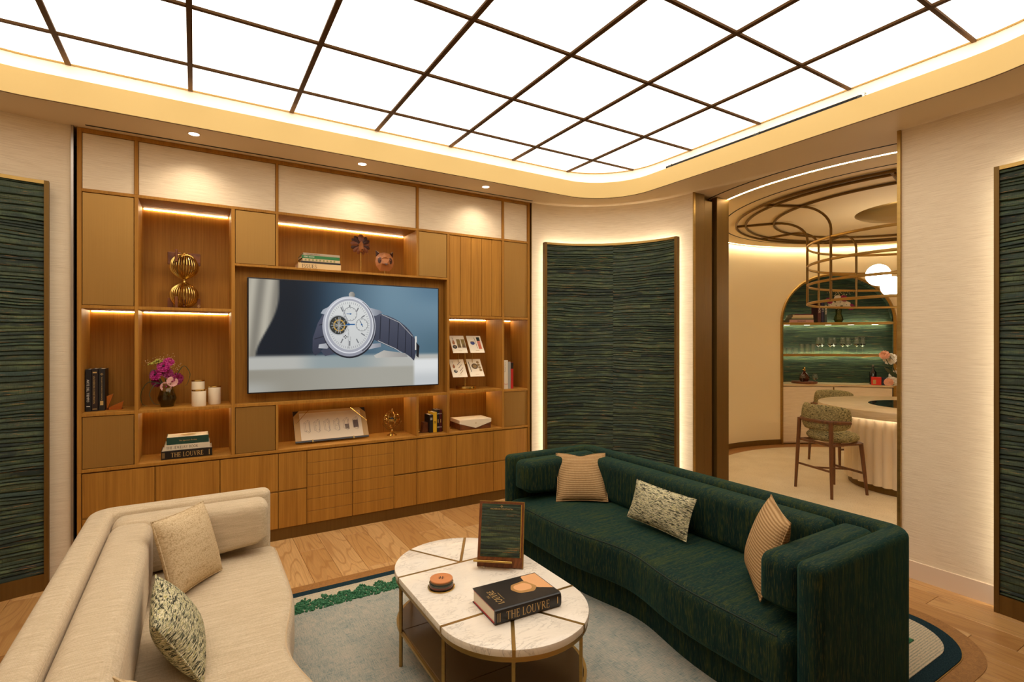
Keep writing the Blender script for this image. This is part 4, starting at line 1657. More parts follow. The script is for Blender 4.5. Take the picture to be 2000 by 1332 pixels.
def artbook():
    w, d, h = .288, .196, .056
    t = thing('art_book', 'thick black art book lying on the marble coffee table', 'book', (1.078, 1.724, ZT), rz=radians(-2.6))
    b = B(); b.box(-w / 2 + .004, w / 2 - .004, -d / 2 + .008, d / 2 - .003, .004, h - .004)
    b.done('page_block', m_pages, t, local=True, smooth=0)
    for z0, z1 in ((.0003, .004), (h - .004, h)):
        b = B(); b.box(-w / 2, w / 2, -d / 2 + .004, d / 2, z0, z1); b.done('cover', m_bookblk, t, local=True, smooth=0, bevel=.0008, seg=1)
    b = B()
    sp = [(-d / 2 + .006, .0003), (-d / 2 - .001, .004), (-d / 2 - .004, h * .3), (-d / 2 - .004, h * .7), (-d / 2 - .001, h - .004), (-d / 2 + .006, h)]
    L_ = [b.v((-w / 2, p[0], p[1])) for p in sp]; R_ = [b.v((w / 2, p[0], p[1])) for p in sp]
    for i in range(5):
        b.face([L_[i], R_[i], R_[i + 1], L_[i + 1]])
    b.face(L_[::-1]); b.face(R_)
    b.done('spine', m_bookblk, t, local=True, smooth=40)
    b = B(); b.box(-w / 2 + .0005, -w / 2 + .004, -d / 2 + .008, d / 2 - .01, .0042, .0062); b.box(-w / 2 + .0005, -w / 2 + .004, -d / 2 + .008, d / 2 - .01, h - .0062, h - .0042)
    b.done('endpaper', cmat('red_endpaper', 168, 26, 34), t, local=True, smooth=0)
    # plain warm picture area on the cover (generic shapes)
    Mx = world_of(t)
    peach, brown, tan_ = cmat('cover_peach', 226, 168, 116, .25), cmat('cover_brown', 92, 62, 38, .25), cmat('cover_ochre', 176, 132, 78, .25)
    b = B(); b.prism(fillet([(w / 2 - .004, d / 2 - .006), (.07, d / 2 - .006), (.06, .03), (.085, -.02), (w / 2 - .004, -.052)], [0, .01, .03, .03, 0], 5), h + .0001, h + .0003); b.done('cover_picture', peach, t, local=True, smooth=0)
    b = B(); b.prism(fillet([(.065, .055), (.0, .045), (-.02, .01), (.0, -.03), (.06, -.04), (.09, -.01)], .02, 5), h + .0001, h + .00035); b.done('cover_picture', tan_, t, local=True, smooth=0)
    b = B(); b.prism(fillet([(.055, .04), (.005, .035), (-.005, .01), (.01, -.015), (.06, -.02), (.075, .01)], .02, 5), h + .0001, h + .0004); b.done('cover_picture', peach, t, local=True, smooth=0)
    serif('THE LOUVRE', .030, Mx @ frame_m((-.005, -d / 2 - .0046, h * .5), (1, 0, 0), (0, 0, 1)), m_goldtx, t, sx=.78, sp=.12)
    # title on the cover reads from the far side, turned towards the page edge
    serif('LOUVRE', .026, Mx @ frame_m((-.098, -.012, h + .0006), (0, 1, 0), (-1, 0, 0)) @ Matrix.Rotation(0, 4, 'Z'), m_goldtx, t, sx=.80, sp=.12)
    serif('THE', .009, Mx @ frame_m((-.122, .0, h + .0006), (0, 1, 0), (-1, 0, 0)), m_goldtx, t, sp=.12)
    sans('ALL THE PAINTINGS', .006, Mx @ frame_m((-.075, -.012, h + .0006), (0, 1, 0), (-1, 0, 0)), m_goldtx, t)
    b = B()
    for k in range(3):
        b.poly([(-w / 2 + .008 + k * .0055, -d / 2 - .0046, .012), (-w / 2 + .0095 + k * .0055, -d / 2 - .0046, .012), (-w / 2 + .0095 + k * .0055, -d / 2 - .0046, h - .012), (-w / 2 + .008 + k * .0055, -d / 2 - .0046, h - .012)])
    b.poly([(w / 2 - .02, -d / 2 - .0046, .018), (w / 2 - .016, -d / 2 - .0046, .018), (w / 2 - .016, -d / 2 - .0046, h - .012), (w / 2 - .02, -d / 2 - .0046, h - .012)])
    b.done('spine_print', m_goldtx, t, local=True, smooth=0, recalc=False)


artbook()

# ------------------------------------------------------------ things on the shelves
def book(label, x0, x1, y0, y1, z0, z1, cover, spine=None, group=None, flat=False, pages=None, rz=0.0, name='book', text=None):
    """standing book: spine faces the room (-Y); flat book: spine faces the room too, lying down"""
    cx, cy = (x0 + x1) / 2, (y0 + y1) / 2
    t = thing(name, label, 'book', (cx, cy, z0), rz, group)
    w, d, h = x1 - x0, y1 - y0, z1 - z0
    sp = spine or cover
    th = .0025
    if flat:
        b = B(); b.box(-w / 2 + .003, w / 2 - .003, -d / 2 + .004, d / 2 - .003, th, h - th); b.done('page_block', pages or m_pages, t, local=True, smooth=0)
        for a, c in ((.0002, th), (h - th, h)):
            b = B(); b.box(-w / 2, w / 2, -d / 2 + .003, d / 2, a, c); b.done('cover', cover, t, local=True, smooth=0)
        b = B(); b.box(-w / 2, w / 2, -d / 2, -d / 2 + .0035, .0002, h); b.done('spine', sp, t, local=True, smooth=0, bevel=.001, seg=2)
    else:
        b = B(); b.box(-w / 2 + th, w / 2 - th, -d / 2 + .004, d / 2 - .003, .003, h - .003); b.done('page_block', pages or m_pages, t, local=True, smooth=0)
        for a, c in ((-w / 2, -w / 2 + th), (w / 2 - th, w / 2)):
            b = B(); b.box(a, c, -d / 2 + .003, d / 2, .0002, h); b.done('cover', cover, t, local=True, smooth=0)
        b = B(); b.box(-w / 2, w / 2, -d / 2, -d / 2 + .0035, .0002, h); b.done('spine', sp, t, local=True, smooth=0, bevel=.001, seg=2)
    return t


def spine_text(t, txt, size, mat, zc, yf, vertical=True, kind='sans', dx=0.0, sx=1.0, flip=False):
    Mx = world_of(t)
    if vertical:
        M = Mx @ frame_m((dx, yf - .0004, zc), (0, 0, -1), (1, 0, 0))
    else:
        M = Mx @ frame_m((dx, yf - .0004, zc), (1, 0, 0), (0, 0, 1))
    if kind == 'serif':
        return serif(txt, size, M, mat, t, sx=sx)
    return sans(txt, size, M, mat, t, 'spine_lettering', sx=sx)


mk_b1, mk_b2, mk_b3 = cmat('cover_black', 22, 20, 22), cmat('cover_blackbrown', 38, 24, 18), cmat('cover_charcoal', 26, 22, 20)
t = book('black book with white spine lettering standing at the shelf end', -.582, -.554, 4.15, 4.32, .997, 1.262, mk_b1, group='dark books beside the copper bookend')
spine_text(t, 'ARTE DEL TIEMPO', .0175, m_whitetx, .13, -.085, dx=-.002)
b = B(); b.box(-.009, .009, -.0852, -.085, .030, .034); b.done('publisher_mark', m_whitetx, t, local=True, smooth=0)
t = book('dark brown book with gold spine lettering between two black books', -.552, -.521, 4.155, 4.32, .997, 1.265, mk_b2, group='dark books beside the copper bookend')
spine_text(t, 'VACHERON CONSTANTIN', .0145, m_goldtx, .135, -.0825, dx=-.004)
b = B(); b.box(-.011, .011, -.0828, -.0825, .012, .016); b.box(-.010, .010, -.0828, -.0825, .24, .249); b.done('spine_band', m_goldtx, t, local=True, smooth=0)
t = book('black book with small gold emblem resting against the copper bookend', -.519, -.487, 4.165, 4.33, .997, 1.263, mk_b3, group='dark books beside the copper bookend')
spine_text(t, 'TREASURES OF VACHERON CONSTANTIN', .0078, m_goldtx, .142, -.0825, dx=0)
b = B(); b.box(-.008, .008, -.0828, -.0825, .035, .062); b.done('publisher_mark', m_goldtx, t, local=True, smooth=0)
cross(world_of(t) @ frame_m((0, -.0829, .232), (1, 0, 0), (0, 0, 1)), .008, m_goldtx, t)
# copper folded bookend
be = thing('bookend', 'folded copper origami bookend beside dark books', 'bookend', (-.44, 4.22, .997))
b = B(); b.box(-.483, -.398, 4.18, 4.27, .9972, 1.0005); b.done('foot', m_copper, be, smooth=0)


def plate(b, tri, n, th=.004):
    n = Vector(n).normalized() * th
    a = [b.v(p) for p in tri]; c = [b.v(Vector(p) + n) for p in tri]
    b.face(a); b.face(c[::-1])
    for i in range(len(tri)):
        j = (i + 1) % len(tri)
        b.face([a[j], a[i], c[i], c[j]])


b = B(); plate(b, [(-.482, 4.2, 1.0), (-.482, 4.2, 1.085), (-.448, 4.2, 1.098), (-.472, 4.2, 1.02)], (0, 1, 0), .02); b.done('upright_wing', m_copper, be, smooth=0)
b = B(); plate(b, [(-.472, 4.2, 1.0), (-.472, 4.2, 1.012), (-.395, 4.2, 1.048), (-.405, 4.2, 1.0)], (0, 1, 0), .02); b.done('low_wing', m_copper, be, smooth=0)

# vase of flowers
vx, vy, vz = -.157, 4.185, .998
va = thing('flower_vase', 'olive glass vase of magenta flowers beside three cream candles', 'vase', (vx, vy, vz))
b = B(); b.lathe([(0, .0005), (.032, .0005), (.038, .006), (.053, .045), (.055, .06), (.040, .115), (.029, .145), (.030, .158), (.0275, .158), (.0265, .145), (.0375, .113), (.052, .06), (.05, .045), (.036, .012), (0, .010)], (vx, vy, vz), 32)
b.done('glass_body', m_glass_g, va)
b = B(); b.lathe([(0, .012), (.035, .013), (.0485, .045), (.0505, .060), (.0455, .078), (0, .078)], (vx, vy, vz), 24)
b.done('water', plain('dark_water', S(60, 34, 10), .1, Transmission_Weight=.0), va)
m_stem, m_leaf = cmat('stem_green', 96, 104, 34), cmat('leaf_green', 34, 62, 28)
m_mag, m_mag2, m_orch = cmat('magenta_petal', 178, 26, 118, .6), cmat('deep_magenta_petal', 140, 20, 84, .6), cmat('orchid_petal', 206, 150, 140, .6)
m_gyp, m_lime, m_eye = cmat('gypsophila', 206, 182, 132, .8), cmat('lime_umbel', 176, 172, 74, .8), cmat('flower_eye', 20, 10, 18)


def petal_flower(name, c, r, mat, n=26, face=(0, -1, .35), layers=3, eye=None, parent=None, cup=.35):
    f = Vector(face).normalized()
    x = f.cross(Vector((0, 0, 1))).normalized(); y = x.cross(f)
    M = Matrix((x, y, f)).transposed().to_4x4(); M.translation = Vector(c)
    b = B()
    for L in range(layers):
        rl = r * (1 - .24 * L); k = max(6, n - 5 * L)
        for i in range(k):
            a = 2 * pi * i / k + L * .3 + RND.uniform(-.1, .1)
            e = cup * (.3 + .8 * L) + RND.uniform(-.12, .12)
            wv = rl * pi / k * 1.5
            d = Vector((cos(a) * cos(e), sin(a) * cos(e), sin(e))); s_ = Vector((-sin(a), cos(a), 0))
            up = d.cross(s_) * RND.uniform(-.15, .2) * rl
            p = [d * rl * .12, d * rl * .6 + s_ * wv * .8 - up, d * rl * .96 + s_ * wv * .5, d * rl * 1.02, d * rl * .96 - s_ * wv * .5, d * rl * .6 - s_ * wv * .8 - up]
            b.poly([tuple(q) for q in p], M)
    fl = b.done(name, mat, parent, smooth=0, recalc=False)
    if eye:
        b = B(); b.ball(Vector((0, 0, r * .35)), r * .17, 10, 6, M=M); b.done('eye', eye, fl)
    return fl


FL = [((-.085 + .065, .0, .27), .040, m_mag, (-.1, -1, .4), m_eye), ((-.125 + .06, .0, .215), .038, m_mag, (-.3, -1, .4), m_eye), ((.0, .01, .225), .036, m_mag2, (.1, -1, .3), None), ((.008, .02, .30), .034, m_mag, (.2, -.8, .6), None),
      ((.055, .01, .185), .042, m_mag2, (.5, -1, .0), None), ((-.06, .02, .165), .034, m_mag2, (-.4, -1, -.2), None)]
for (dx, dy, dz), r, mt, fc, eye in FL:
    petal_flower('flower', (vx + dx, vy + dy, vz + dz), r, mt, face=fc, eye=eye, parent=va)
    b = B(); b.tube([(vx + dx * .0 + RND.uniform(-.012, .012), vy, vz + .02), (vx + dx * .25, vy + dy * .3, vz + .13), (vx + dx, vy + dy + .012, vz + dz)], .0022, 6); b.done('stem', m_stem, va)
for (dx, dy, dz), fc in (((-.005, -.02, .135), (0, -1, .2)), ((.028, -.015, .168), (.3, -1, .3))):
    petal_flower('orchid', (vx + dx, vy + dy, vz + dz), .034, m_orch, n=5, layers=1, face=fc, parent=va, cup=.25, eye=m_mag2)
# arching grass blades
for pts in ([(-.02, 0, .15), (-.075, -.01, .25), (-.098, -.02, .21), (-.09, -.02, .14)], [(-.02, 0, .15), (-.10, -.01, .17), (-.142, -.02, .10), (-.135, -.03, .03), (-.10, -.03, .012)],
            [(-.03, 0, .16), (-.07, -.03, .15), (-.095, -.04, .09), (-.07, -.05, .03), (-.04, -.055, .022)], [(.03, 0, .16), (.09, 0, .27), (.13, -.01, .22), (.115, -.01, .15), (.10, -.01, .14)], [(0, 0, .15), (-.03, 0, .25), (-.055, 0, .30), (-.07, -.01, .27)]):
    # smooth by Catmull-Rom
    P = [Vector((vx + p[0], vy + p[1], vz + p[2])) for p in pts]
    Q = []
    for i in range(len(P) - 1):
        p0, p1, p2, p3 = P[max(i - 1, 0)], P[i], P[i + 1], P[min(i + 2, len(P) - 1)]
        for k in range(6):
            tt = k / 6
            Q.append(.5 * ((2 * p1) + (-p0 + p2) * tt + (2 * p0 - 5 * p1 + 4 * p2 - p3) * tt ** 2 + (-p0 + 3 * p1 - 3 * p2 + p3) * tt ** 3))
    Q.append(P[-1])
    b = B(); b.tube(Q, [.0028 * (1 - .7 * i / len(Q)) for i in range(len(Q))], 5); b.done('grass_blade', m_leaf, va)
b = B()
for cx_, cz_, n_, s_ in ((-.045, .325, 26, .03), (-.115, .30, 14, .016), (.02, .335, 12, .02), (.045, .27, 26, .024), (-.02, .30, 14, .03)):
    for k in range(n_):
        c = (vx + cx_ + RND.gauss(0, s_ * .6), vy + RND.uniform(-.02, .02), vz + cz_ + RND.gauss(0, s_ * .6))
        b.ball(c, RND.uniform(.0014, .0028), 5, 4)
tag(b.done('filler_blossom', m_gyp, va, smooth=60), kind='stuff')
b = B()
for k in range(150):
    a, r_ = RND.random() * 6.28, sqrt(RND.random()) * .042
    b.ball((vx - .068 + r_ * cos(a), vy + .01 + r_ * sin(a) * .6, vz + .292 + .018 * (1 - (r_ / .042) ** 2) + .01 * cos(a)), .0045, 5, 4)
tag(b.done('lime_umbel', m_lime, va, smooth=60), kind='stuff')

# candles with gold lids
for (cx_, cy_, r, h, lb) in ((.021, 4.200, .0395, .172, 'tallest cream cylindrical candle jar with gold lid'), (.0255, 4.115, .0425, .112, 'short cream candle jar with gold lid in front of the tallest one'), (.120, 4.185, .0385, .128, 'medium cream candle jar with gold lid standing apart from two others')):
    t = thing('candle_jar', lb, 'candle', (cx_, cy_, .998), group='cream candle jars')
    b = B(); b.cyl((cx_, cy_, 0), r, .9982, .998 + h - .009, 40); b.done('jar', m_white, t, bevel=.0015)
    b = B(); b.cyl((cx_, cy_, 0), r + .0006, .998 + h - .009, .998 + h, 40); b.done('lid', m_goldm, t, bevel=.001)

# lying books under the flowers
t = book('black book with large gold serif title at the bottom of a shelf stack', -.187, .104, 4.105, 4.30, .655, .711, m_bookblk, group='books lying in the lowest left niche')
spine_text(t, 'THE LOUVRE', .030, m_goldtx, .028, -.0975, False, 'serif', sx=.78)
b = B()
for k in range(3):
    b.box(-.140 + k * .0055, -.1385 + k * .0055, -.0979, -.0975, .01, .046)
b.box(.125, .129, -.0979, -.0975, .01, .046); b.done('spine_print', m_goldtx, t, local=True, smooth=0)
t = book('cream book with dark serif title in the middle of a shelf stack', -.170, .090, 4.115, 4.30, .7112, .748, cmat('cream_cover', 222, 208, 180), group='books lying in the lowest left niche')
spine_text(t, 'THE JEWELRY BOOK', .017, m_inktx, .0185, -.0925, False, 'serif', dx=-.03, sx=.85)
t = book('dark green book with gold oval on top of a shelf stack', -.158, .083, 4.12, 4.30, .7482, .797, cmat('green_cover', 26, 70, 56), cmat('green_spine', 24, 64, 50), group='books lying in the lowest left niche')
b = B(); b.lathe([(0, .0492), (.045, .0492)], (0, 0, 0), 32, M=Matrix.Diagonal((1, .75, 1, 1))); b.done('gold_oval', m_goldtx, t, local=True, smooth=0)
spine_text(t, 'The Japanese Garden', .012, m_goldtx, .024, -.09, False)

# ribbed gold hourglass held by walnut blocks
hx, hy, hz = -.060, 4.205, 1.660
hg_ = thing('hourglass', 'gold ribbed hourglass held between walnut blocks', 'hourglass', (hx, hy, hz))
for zc, nm in ((.094, 'lower_bulb'), (.290, 'upper_bulb')):
    bulb = None
    for k in range(32):
        a = 2 * pi * k / 32
        pts = []
        for i in range(13):
            q = -1 + 2 * i / 12
            rr = .082 * sqrt(max(1 - q * q * .96, 0)) ** 1.0
            if (zc > .2 and q < 0) or (zc < .2 and q > 0):
                rr = .082 * (1 - abs(q) ** 2.5 * .86)
            pts.append((hx + rr * cos(a), hy + rr * sin(a), hz + zc + .084 * q))
        b = B(); b.tube(pts, .0036, 5)
        o = b.done('rib', m_goldm, hg_)
b = B(); b.lathe([(0, .176), (.017, .176), (.0105, .186), (.0095, .196), (.013, .208), (.020, .214), (0, .214)], (hx, hy, hz), 24); b.done('neck', m_goldm, hg_)
b = B(); b.cyl((hx, hy, hz), .014, .372, .384, 20); b.done('cap', m_goldm, hg_)
for (x0, x1, y0, y1, z0, z1) in ((-.096, -.066, -.01, .01, .0005, .072), (.074, .094, -.01, .01, .0005, .072), (-.052, -.036, -.094, -.066, .0005, .078), (-.012, .012, .07, .094, .0005, .07), (-.096, .096, -.006, .006, .0005, .012), (-.006, .006, -.08, .08, .0122, .02)):
    b = B(); b.box(hx + x0, hx + x1, hy + y0, hy + y1, hz + z0, hz + z1); b.done('base_block', m_walnut, hg_, smooth=0, bevel=.001, seg=1)
for (x0, x1, y0, y1, z0, z1) in ((-.096, -.02, -.007, .007, .30, .385), (.02, .096, -.007, .007, .30, .385), (-.052, -.036, -.092, -.02, .31, .395), (-.008, .008, .02, .09, .31, .385)):
    b = B(); b.box(hx + x0, hx + x1, hy + y0, hy + y1, hz + z0, hz + z1); b.done('top_block', m_walnut, hg_, smooth=0, bevel=.003, seg=1)
cross(frame_m((hx + .085, hy - .0102, hz + .022), (1, 0, 0), (0, 0, 1)), .010, m_goldtx, hg_)

# stack of five books over the television
zb = 1.978
specs = [(.665, .962, .0235, (214, 184, 132), 'cream book with black title at the bottom of the stack over the television'), (.675, .962, .014, (34, 30, 28), 'thin black book second from the bottom over the television'),
         (.685, .958, .021, (196, 172, 130), 'pale patterned book in the middle of the stack over the television'), (.680, .955, .023, (36, 112, 56), 'bright green book in the stack over the television'), (.690, .956, .018, (170, 150, 124), 'grey-beige book on top of the stack over the television')]
specs[0] = (.655, .965, .046, specs[0][3], specs[0][4])
for i, (x0, x1, h, c, lb) in enumerate(specs):
    t = book(lb, x0, x1, 4.10, 4.27, zb + .0002, zb + h, cmat('stack_cover', *c), flat=True, group='books stacked over the television', rz=0)
    if i == 0:
        spine_text(t, 'ISSUES', .026, m_inktx, .023, -.085, False, 'serif', dx=-.075)
    if i == 2:
        b = B()
        for k in range(9):
            b.box(-.12 + k * .026, -.108 + k * .026, -.0854, -.085, .004, .017)
        b.done('spine_print', cmat('spine_pattern', 138, 140, 76), t, local=True, smooth=0)
    if i == 3:
        sans('KBK NOW', .016, world_of(t) @ frame_m((-.085, -.0855, .0115), (1, 0, 0), (0, 0, 1)), m_whitetx, t, 'spine_lettering')
    if i == 4:
        sans('RICHARD AVEDON', .011, world_of(t) @ frame_m((-.06, -.0855, .009), (1, 0, 0), (0, 0, 1)), m_inktx, t, 'spine_lettering')
    zb += h

# wooden masks
m_w1, m_w2, m_w3 = cmat('mask_wood_light', 168, 106, 58, .5), cmat('mask_wood_mid', 122, 66, 34, .5), cmat('mask_wood_dark', 64, 32, 20, .5)
mx, my, mz = 1.142, 4.19, 2.212
mk_ = thing('lion_mask', 'carved wooden lion mask of petal-shaped pieces on a brass rod', 'mask', (mx, my, 1.978))
b = B(); b.cyl((mx, my, 0), .028, 1.9785, 1.983, 24); b.done('foot', m_goldm, mk_)
b = B(); b.cyl((mx, my, 0), .0028, 1.983, 2.17, 8); b.done('rod', m_goldm, mk_)


def leafpiece(a, r0, r1, w, mat, yo, par, zz=.012):
    d = Vector((sin(a), 0, cos(a))); s_ = Vector((cos(a), 0, -sin(a)))
    c = Vector((mx, my + yo, mz))
    prof = [(r0, 0), (r0 + (r1 - r0) * .35, w * .8), (r0 + (r1 - r0) * .7, w), (r0 + (r1 - r0) * .92, w * .55), (r1, 0)]
    L = [c + d * p + s_ * q + Vector((0, -zz * (1 - (p - r0) / (r1 - r0)), 0)) for p, q in prof]
    Rr = [c + d * p - s_ * q + Vector((0, -zz * (1 - (p - r0) / (r1 - r0)), 0)) for p, q in prof[1:-1]]
    ring = L + Rr[::-1]
    ctr = c + d * (r0 + (r1 - r0) * .6) + Vector((0, -zz * 1.2, 0))
    bk_ = c + d * (r0 + (r1 - r0) * .6) + Vector((0, .012, 0))
    b = B()
    vs = [b.v(p) for p in ring]; vc = b.v(ctr); vb = b.v(bk_)
    for i in range(len(vs)):
        j = (i + 1) % len(vs)
        b.face([vs[i], vs[j], vc]); b.face([vs[j], vs[i], vb])
    b.done('mane_piece', mat, par, smooth=0)


for k, (a, r1, w, mt) in enumerate([(0, .088, .026, m_w2), (35, .085, .018, m_w3), (-35, .088, .018, m_w3), (58, .082, .016, m_w3), (-58, .086, .016, m_w3), (82, .078, .020, m_w2), (-82, .085, .020, m_w2), (108, .078, .017, m_w3), (-108, .082, .017, m_w3), (135, .084, .017, m_w2), (-135, .082, .017, m_w2), (162, .078, .016, m_w2), (-162, .078, .016, m_w2)]):
    leafpiece(radians(a), .014, r1, w, mt, .004 * (k % 3), mk_)
b = B()
nose = [(0, -.02, .03), (-.016, -.004, .01), (.016, -.004, .01), (-.022, -.002, -.03), (.022, -.002, -.03), (0, -.034, -.035), (-.012, -.006, -.055), (.012, -.006, -.055)]
V = [b.v((mx + p[0], my - .012 + p[1], mz + p[2])) for p in nose]
for f in ((0, 1, 5), (0, 5, 2), (1, 3, 5), (2, 5, 4), (3, 6, 5), (4, 5, 7), (5, 6, 7)):
    b.face([V[i] for i in f])
fc = b.done('face', m_w1, mk_, smooth=0)
b = B(); b.poly([(mx - .010, my - .045, mz - .040), (mx + .010, my - .045, mz - .040), (mx, my - .04, mz - .048)]); b.done('nose_tip', m_w3, fc, smooth=0)

px, py, pz = 1.337, 4.19, 2.096
pm = thing('panda_mask', 'faceted wooden panda mask with dark eye patches on a small stand', 'mask', (px, py, 1.978))
b = B(); b.cyl((px, py, 0), .03, 1.9785, 1.982, 24); b.cyl((px, py, 0), .003, 1.982, 2.04, 8); b.done('stand', m_brass, pm)
outl = [(0, .076), (.045, .066), (.072, .03), (.078, -.008), (.068, -.045), (.04, -.078), (-.04, -.078), (-.068, -.045), (-.078, -.008), (-.072, .03), (-.045, .066)]
inner = [(0, .035, -.03), (.035, .02, -.022), (.03, -.02, -.028), (0, -.03, -.045), (-.03, -.02, -.028), (-.035, .02, -.022)]
b = B()
vo = [b.v((px + p[0], py, pz + p[1])) for p in outl]
vi = [b.v((px + p[0], py + p[2], pz + p[1])) for p in inner]
vb = b.v((px, py + .02, pz))
for i in range(len(vo)):
    b.face([vo[(i + 1) % 11], vo[i], vb])
seq = [0, 1, 1, 1, 2, 2, 4, 4, 5, 5, 5]
for i in range(11):
    j = (i + 1) % 11
    a, c = seq[i], seq[j]
    b.face([vo[i], vo[j], vi[a]])
    if a != c:
        b.face([vo[j], vi[c], vi[a]])
b.face([vi[2], vi[3], vi[4]]); b.face([vi[0], vi[1], vi[5]]); b.face([vi[1], vi[2], vi[3]]); b.face([vi[1], vi[3], vi[5]]); b.face([vi[3], vi[4], vi[5]])
hd = b.done('head', m_w1, pm, smooth=0)
for s_ in (-1, 1):
    b = B(); b.lathe([(0, -.004), (.018, -.004), (.02, 0), (0, .006)], (0, 0, 0), 16, M=frame_m((px + s_ * .042, py - .019, pz + .004), (.95, s_ * .25, 0), (s_ * -.18, 0, 1)) @ Matrix.Diagonal((1, 1.3, 1, 1)))
    ey = b.done('eye_patch', m_w3, pm)
    b = B(); b.ball((px + s_ * .042, py - .027, pz + .008), .006, 10, 6); b.done('eye', m_w2, ey)
    b = B()
    e0 = [(px + s_ * .04, py, pz + .066), (px + s_ * .072, py, pz + .034), (px + s_ * .074, py + .004, pz + .088), (px + s_ * .056, py - .012, pz + .068)]
    V = [b.v(p) for p in e0]
    for f in ((0, 1, 3), (1, 2, 3), (2, 0, 3), (0, 2, 1)):
        b.face([V[i] for i in f])
    b.done('ear', m_w3, pm, smooth=0)
b = B(); b.poly([(px - .018, py - .047, pz - .022), (px + .018, py - .047, pz - .022), (px, py - .05, pz - .036)]); b.poly([(px - .018, py - .047, pz - .022), (px + .018, py - .047, pz - .022), (px, py - .03, pz - .02)])
b.done('nose', m_w3, pm, smooth=0)

# drawing of six crystals on a small easel
A0, A1 = Vector((.648, 4.165, .672)), Vector((1.203, 4.165, .672))
upv = Vector((0, .14, .222)).normalized()
M = frame_m((A0 + A1) / 2, (1, 0, 0), upv)
pr = thing('crystal_drawing', 'framed print with a row of six pen drawings under the television', 'print', ((A0.x + A1.x) / 2, 4.2, .655))
pw, ph_ = .555, .262
b = B(); b.box(-pw / 2, pw / 2, 0, ph_, -.014, -.004, M); b.done('black_backing', m_bookblk, pr, smooth=0, bevel=.001, seg=1)
cc_ = .045
b = B(); b.prism([(-pw / 2, .012), (pw / 2, .012), (pw / 2, ph_ - cc_), (pw / 2 - cc_, ph_), (-pw / 2 + cc_, ph_), (-pw / 2, ph_ - cc_)], -.004, -.002, M); b.done('gold_mat', cmat('gold_mat_board', 196, 158, 98, .5), pr, smooth=0)
b = B(); b.box(-pw / 2 + .043, pw / 2 - .043, .013, ph_ - .022, -.002, -.0005, M); sheet = b.done('sheet', m_paper, pr, smooth=0)
for s_ in (-1, 1):
    b = B(); b.tube([tuple(M @ Vector((s_ * (pw / 2 - .115), ph_ + .001, .0006))), tuple(M @ Vector((s_ * (pw / 2 + .001), ph_ - .125, .0006)))], .0022, 5); b.done('elastic_cord', m_goldm, pr)
    b = B(); b.box(s_ * .155 - .003, s_ * .155 + .003, -.006, .014, -.012, .006, M); b.done('easel_hook', m_brass, pr, smooth=0)
    b = B(); b.tube([tuple(M @ Vector((s_ * .155, .01, -.016))), tuple(M @ Vector((s_ * .155, .2, -.016))), (1.5 * 0 + (A0.x + A1.x) / 2 + s_ * .155, 4.335, .6565), tuple(M @ Vector((s_ * .155, -.001, -.004)))], .0028, 5); b.done('easel_wire', m_brass, pr)
for k in range(6):
    cx_ = -.185 + k * .074
    b = B()

    def ln(p, q, w=.0011):
        a = Vector(p); c = Vector(q); d = (c - a).normalized(); n = Vector((-d.y, d.x)) * w / 2
        b.poly([(cx_ + r.x, .125 + r.y, .0003) for r in (a - n, c - n, c + n, a + n)], M)
    top, bot = .055, -.055
    hexo = [(-.022, top - .022), (.0, top - .008), (.012, top), (.022, top - .012), (.022, bot + .012), (.008, bot), (-.012, bot + .014), (-.022, bot + .02)]
    for i in range(8):
        ln(hexo[i], hexo[(i + 1) % 8])
    ln((-.012, bot + .014), (-.012, top - .03)); ln((-.012, top - .03), (-.022, top - .022)); ln((-.012, top - .03), (.004, top - .018)); ln((.004, top - .018), (.012, top)); ln((.008, bot + .01), (.022, bot + .012), .002); ln((.016, top - .014), (.016, bot + .016), .002)
    dens = (4, 5, 4, 4, 14, 26)[k]
    for i in range(dens):
        yy = (bot + .012 + (i % 9) * .004) if k in (0, 4) else RND.uniform(bot + .014, top - .03)
        if k == 4:
            ln((-.010 + .0021 * i, -.002), (-.008 + .0021 * i, bot + .012), .0014)
        elif k == 5:
            ln((-.018 + .0015 * i, top - .028), (-.018 + .0015 * i, bot + .018), .0012)
        else:
            x_ = RND.uniform(-.008, .012); ln((x_, yy), (x_ + RND.uniform(-.006, .008), yy + RND.uniform(-.006, .006)), .0016)
    b.done('pen_drawing', cmat('sepia_ink', 96, 72, 66), sheet, smooth=0, recalc=False)

# brass armillary sphere
ax, ay, az = 1.402, 4.195, .655
ar = thing('armillary_sphere', 'small brass armillary sphere under the television', 'armillary sphere', (ax, ay, az))
b = B(); b.lathe([(0, .0004), (.042, .0004), (.042, .004), (.03, .009), (.016, .02), (.007, .027), (.007, .036), (.009, .040), (.006, .044), (.004, .052), (0, .052)], (ax, ay, az), 28); b.done('foot', m_goldm, ar)
ac = (ax, ay, az + .135)


def circ(c, r, M3, n=40):
    return [tuple(Vector(c) + M3 @ Vector((r * cos(2 * pi * i / n), r * sin(2 * pi * i / n), 0))) for i in range(n)]


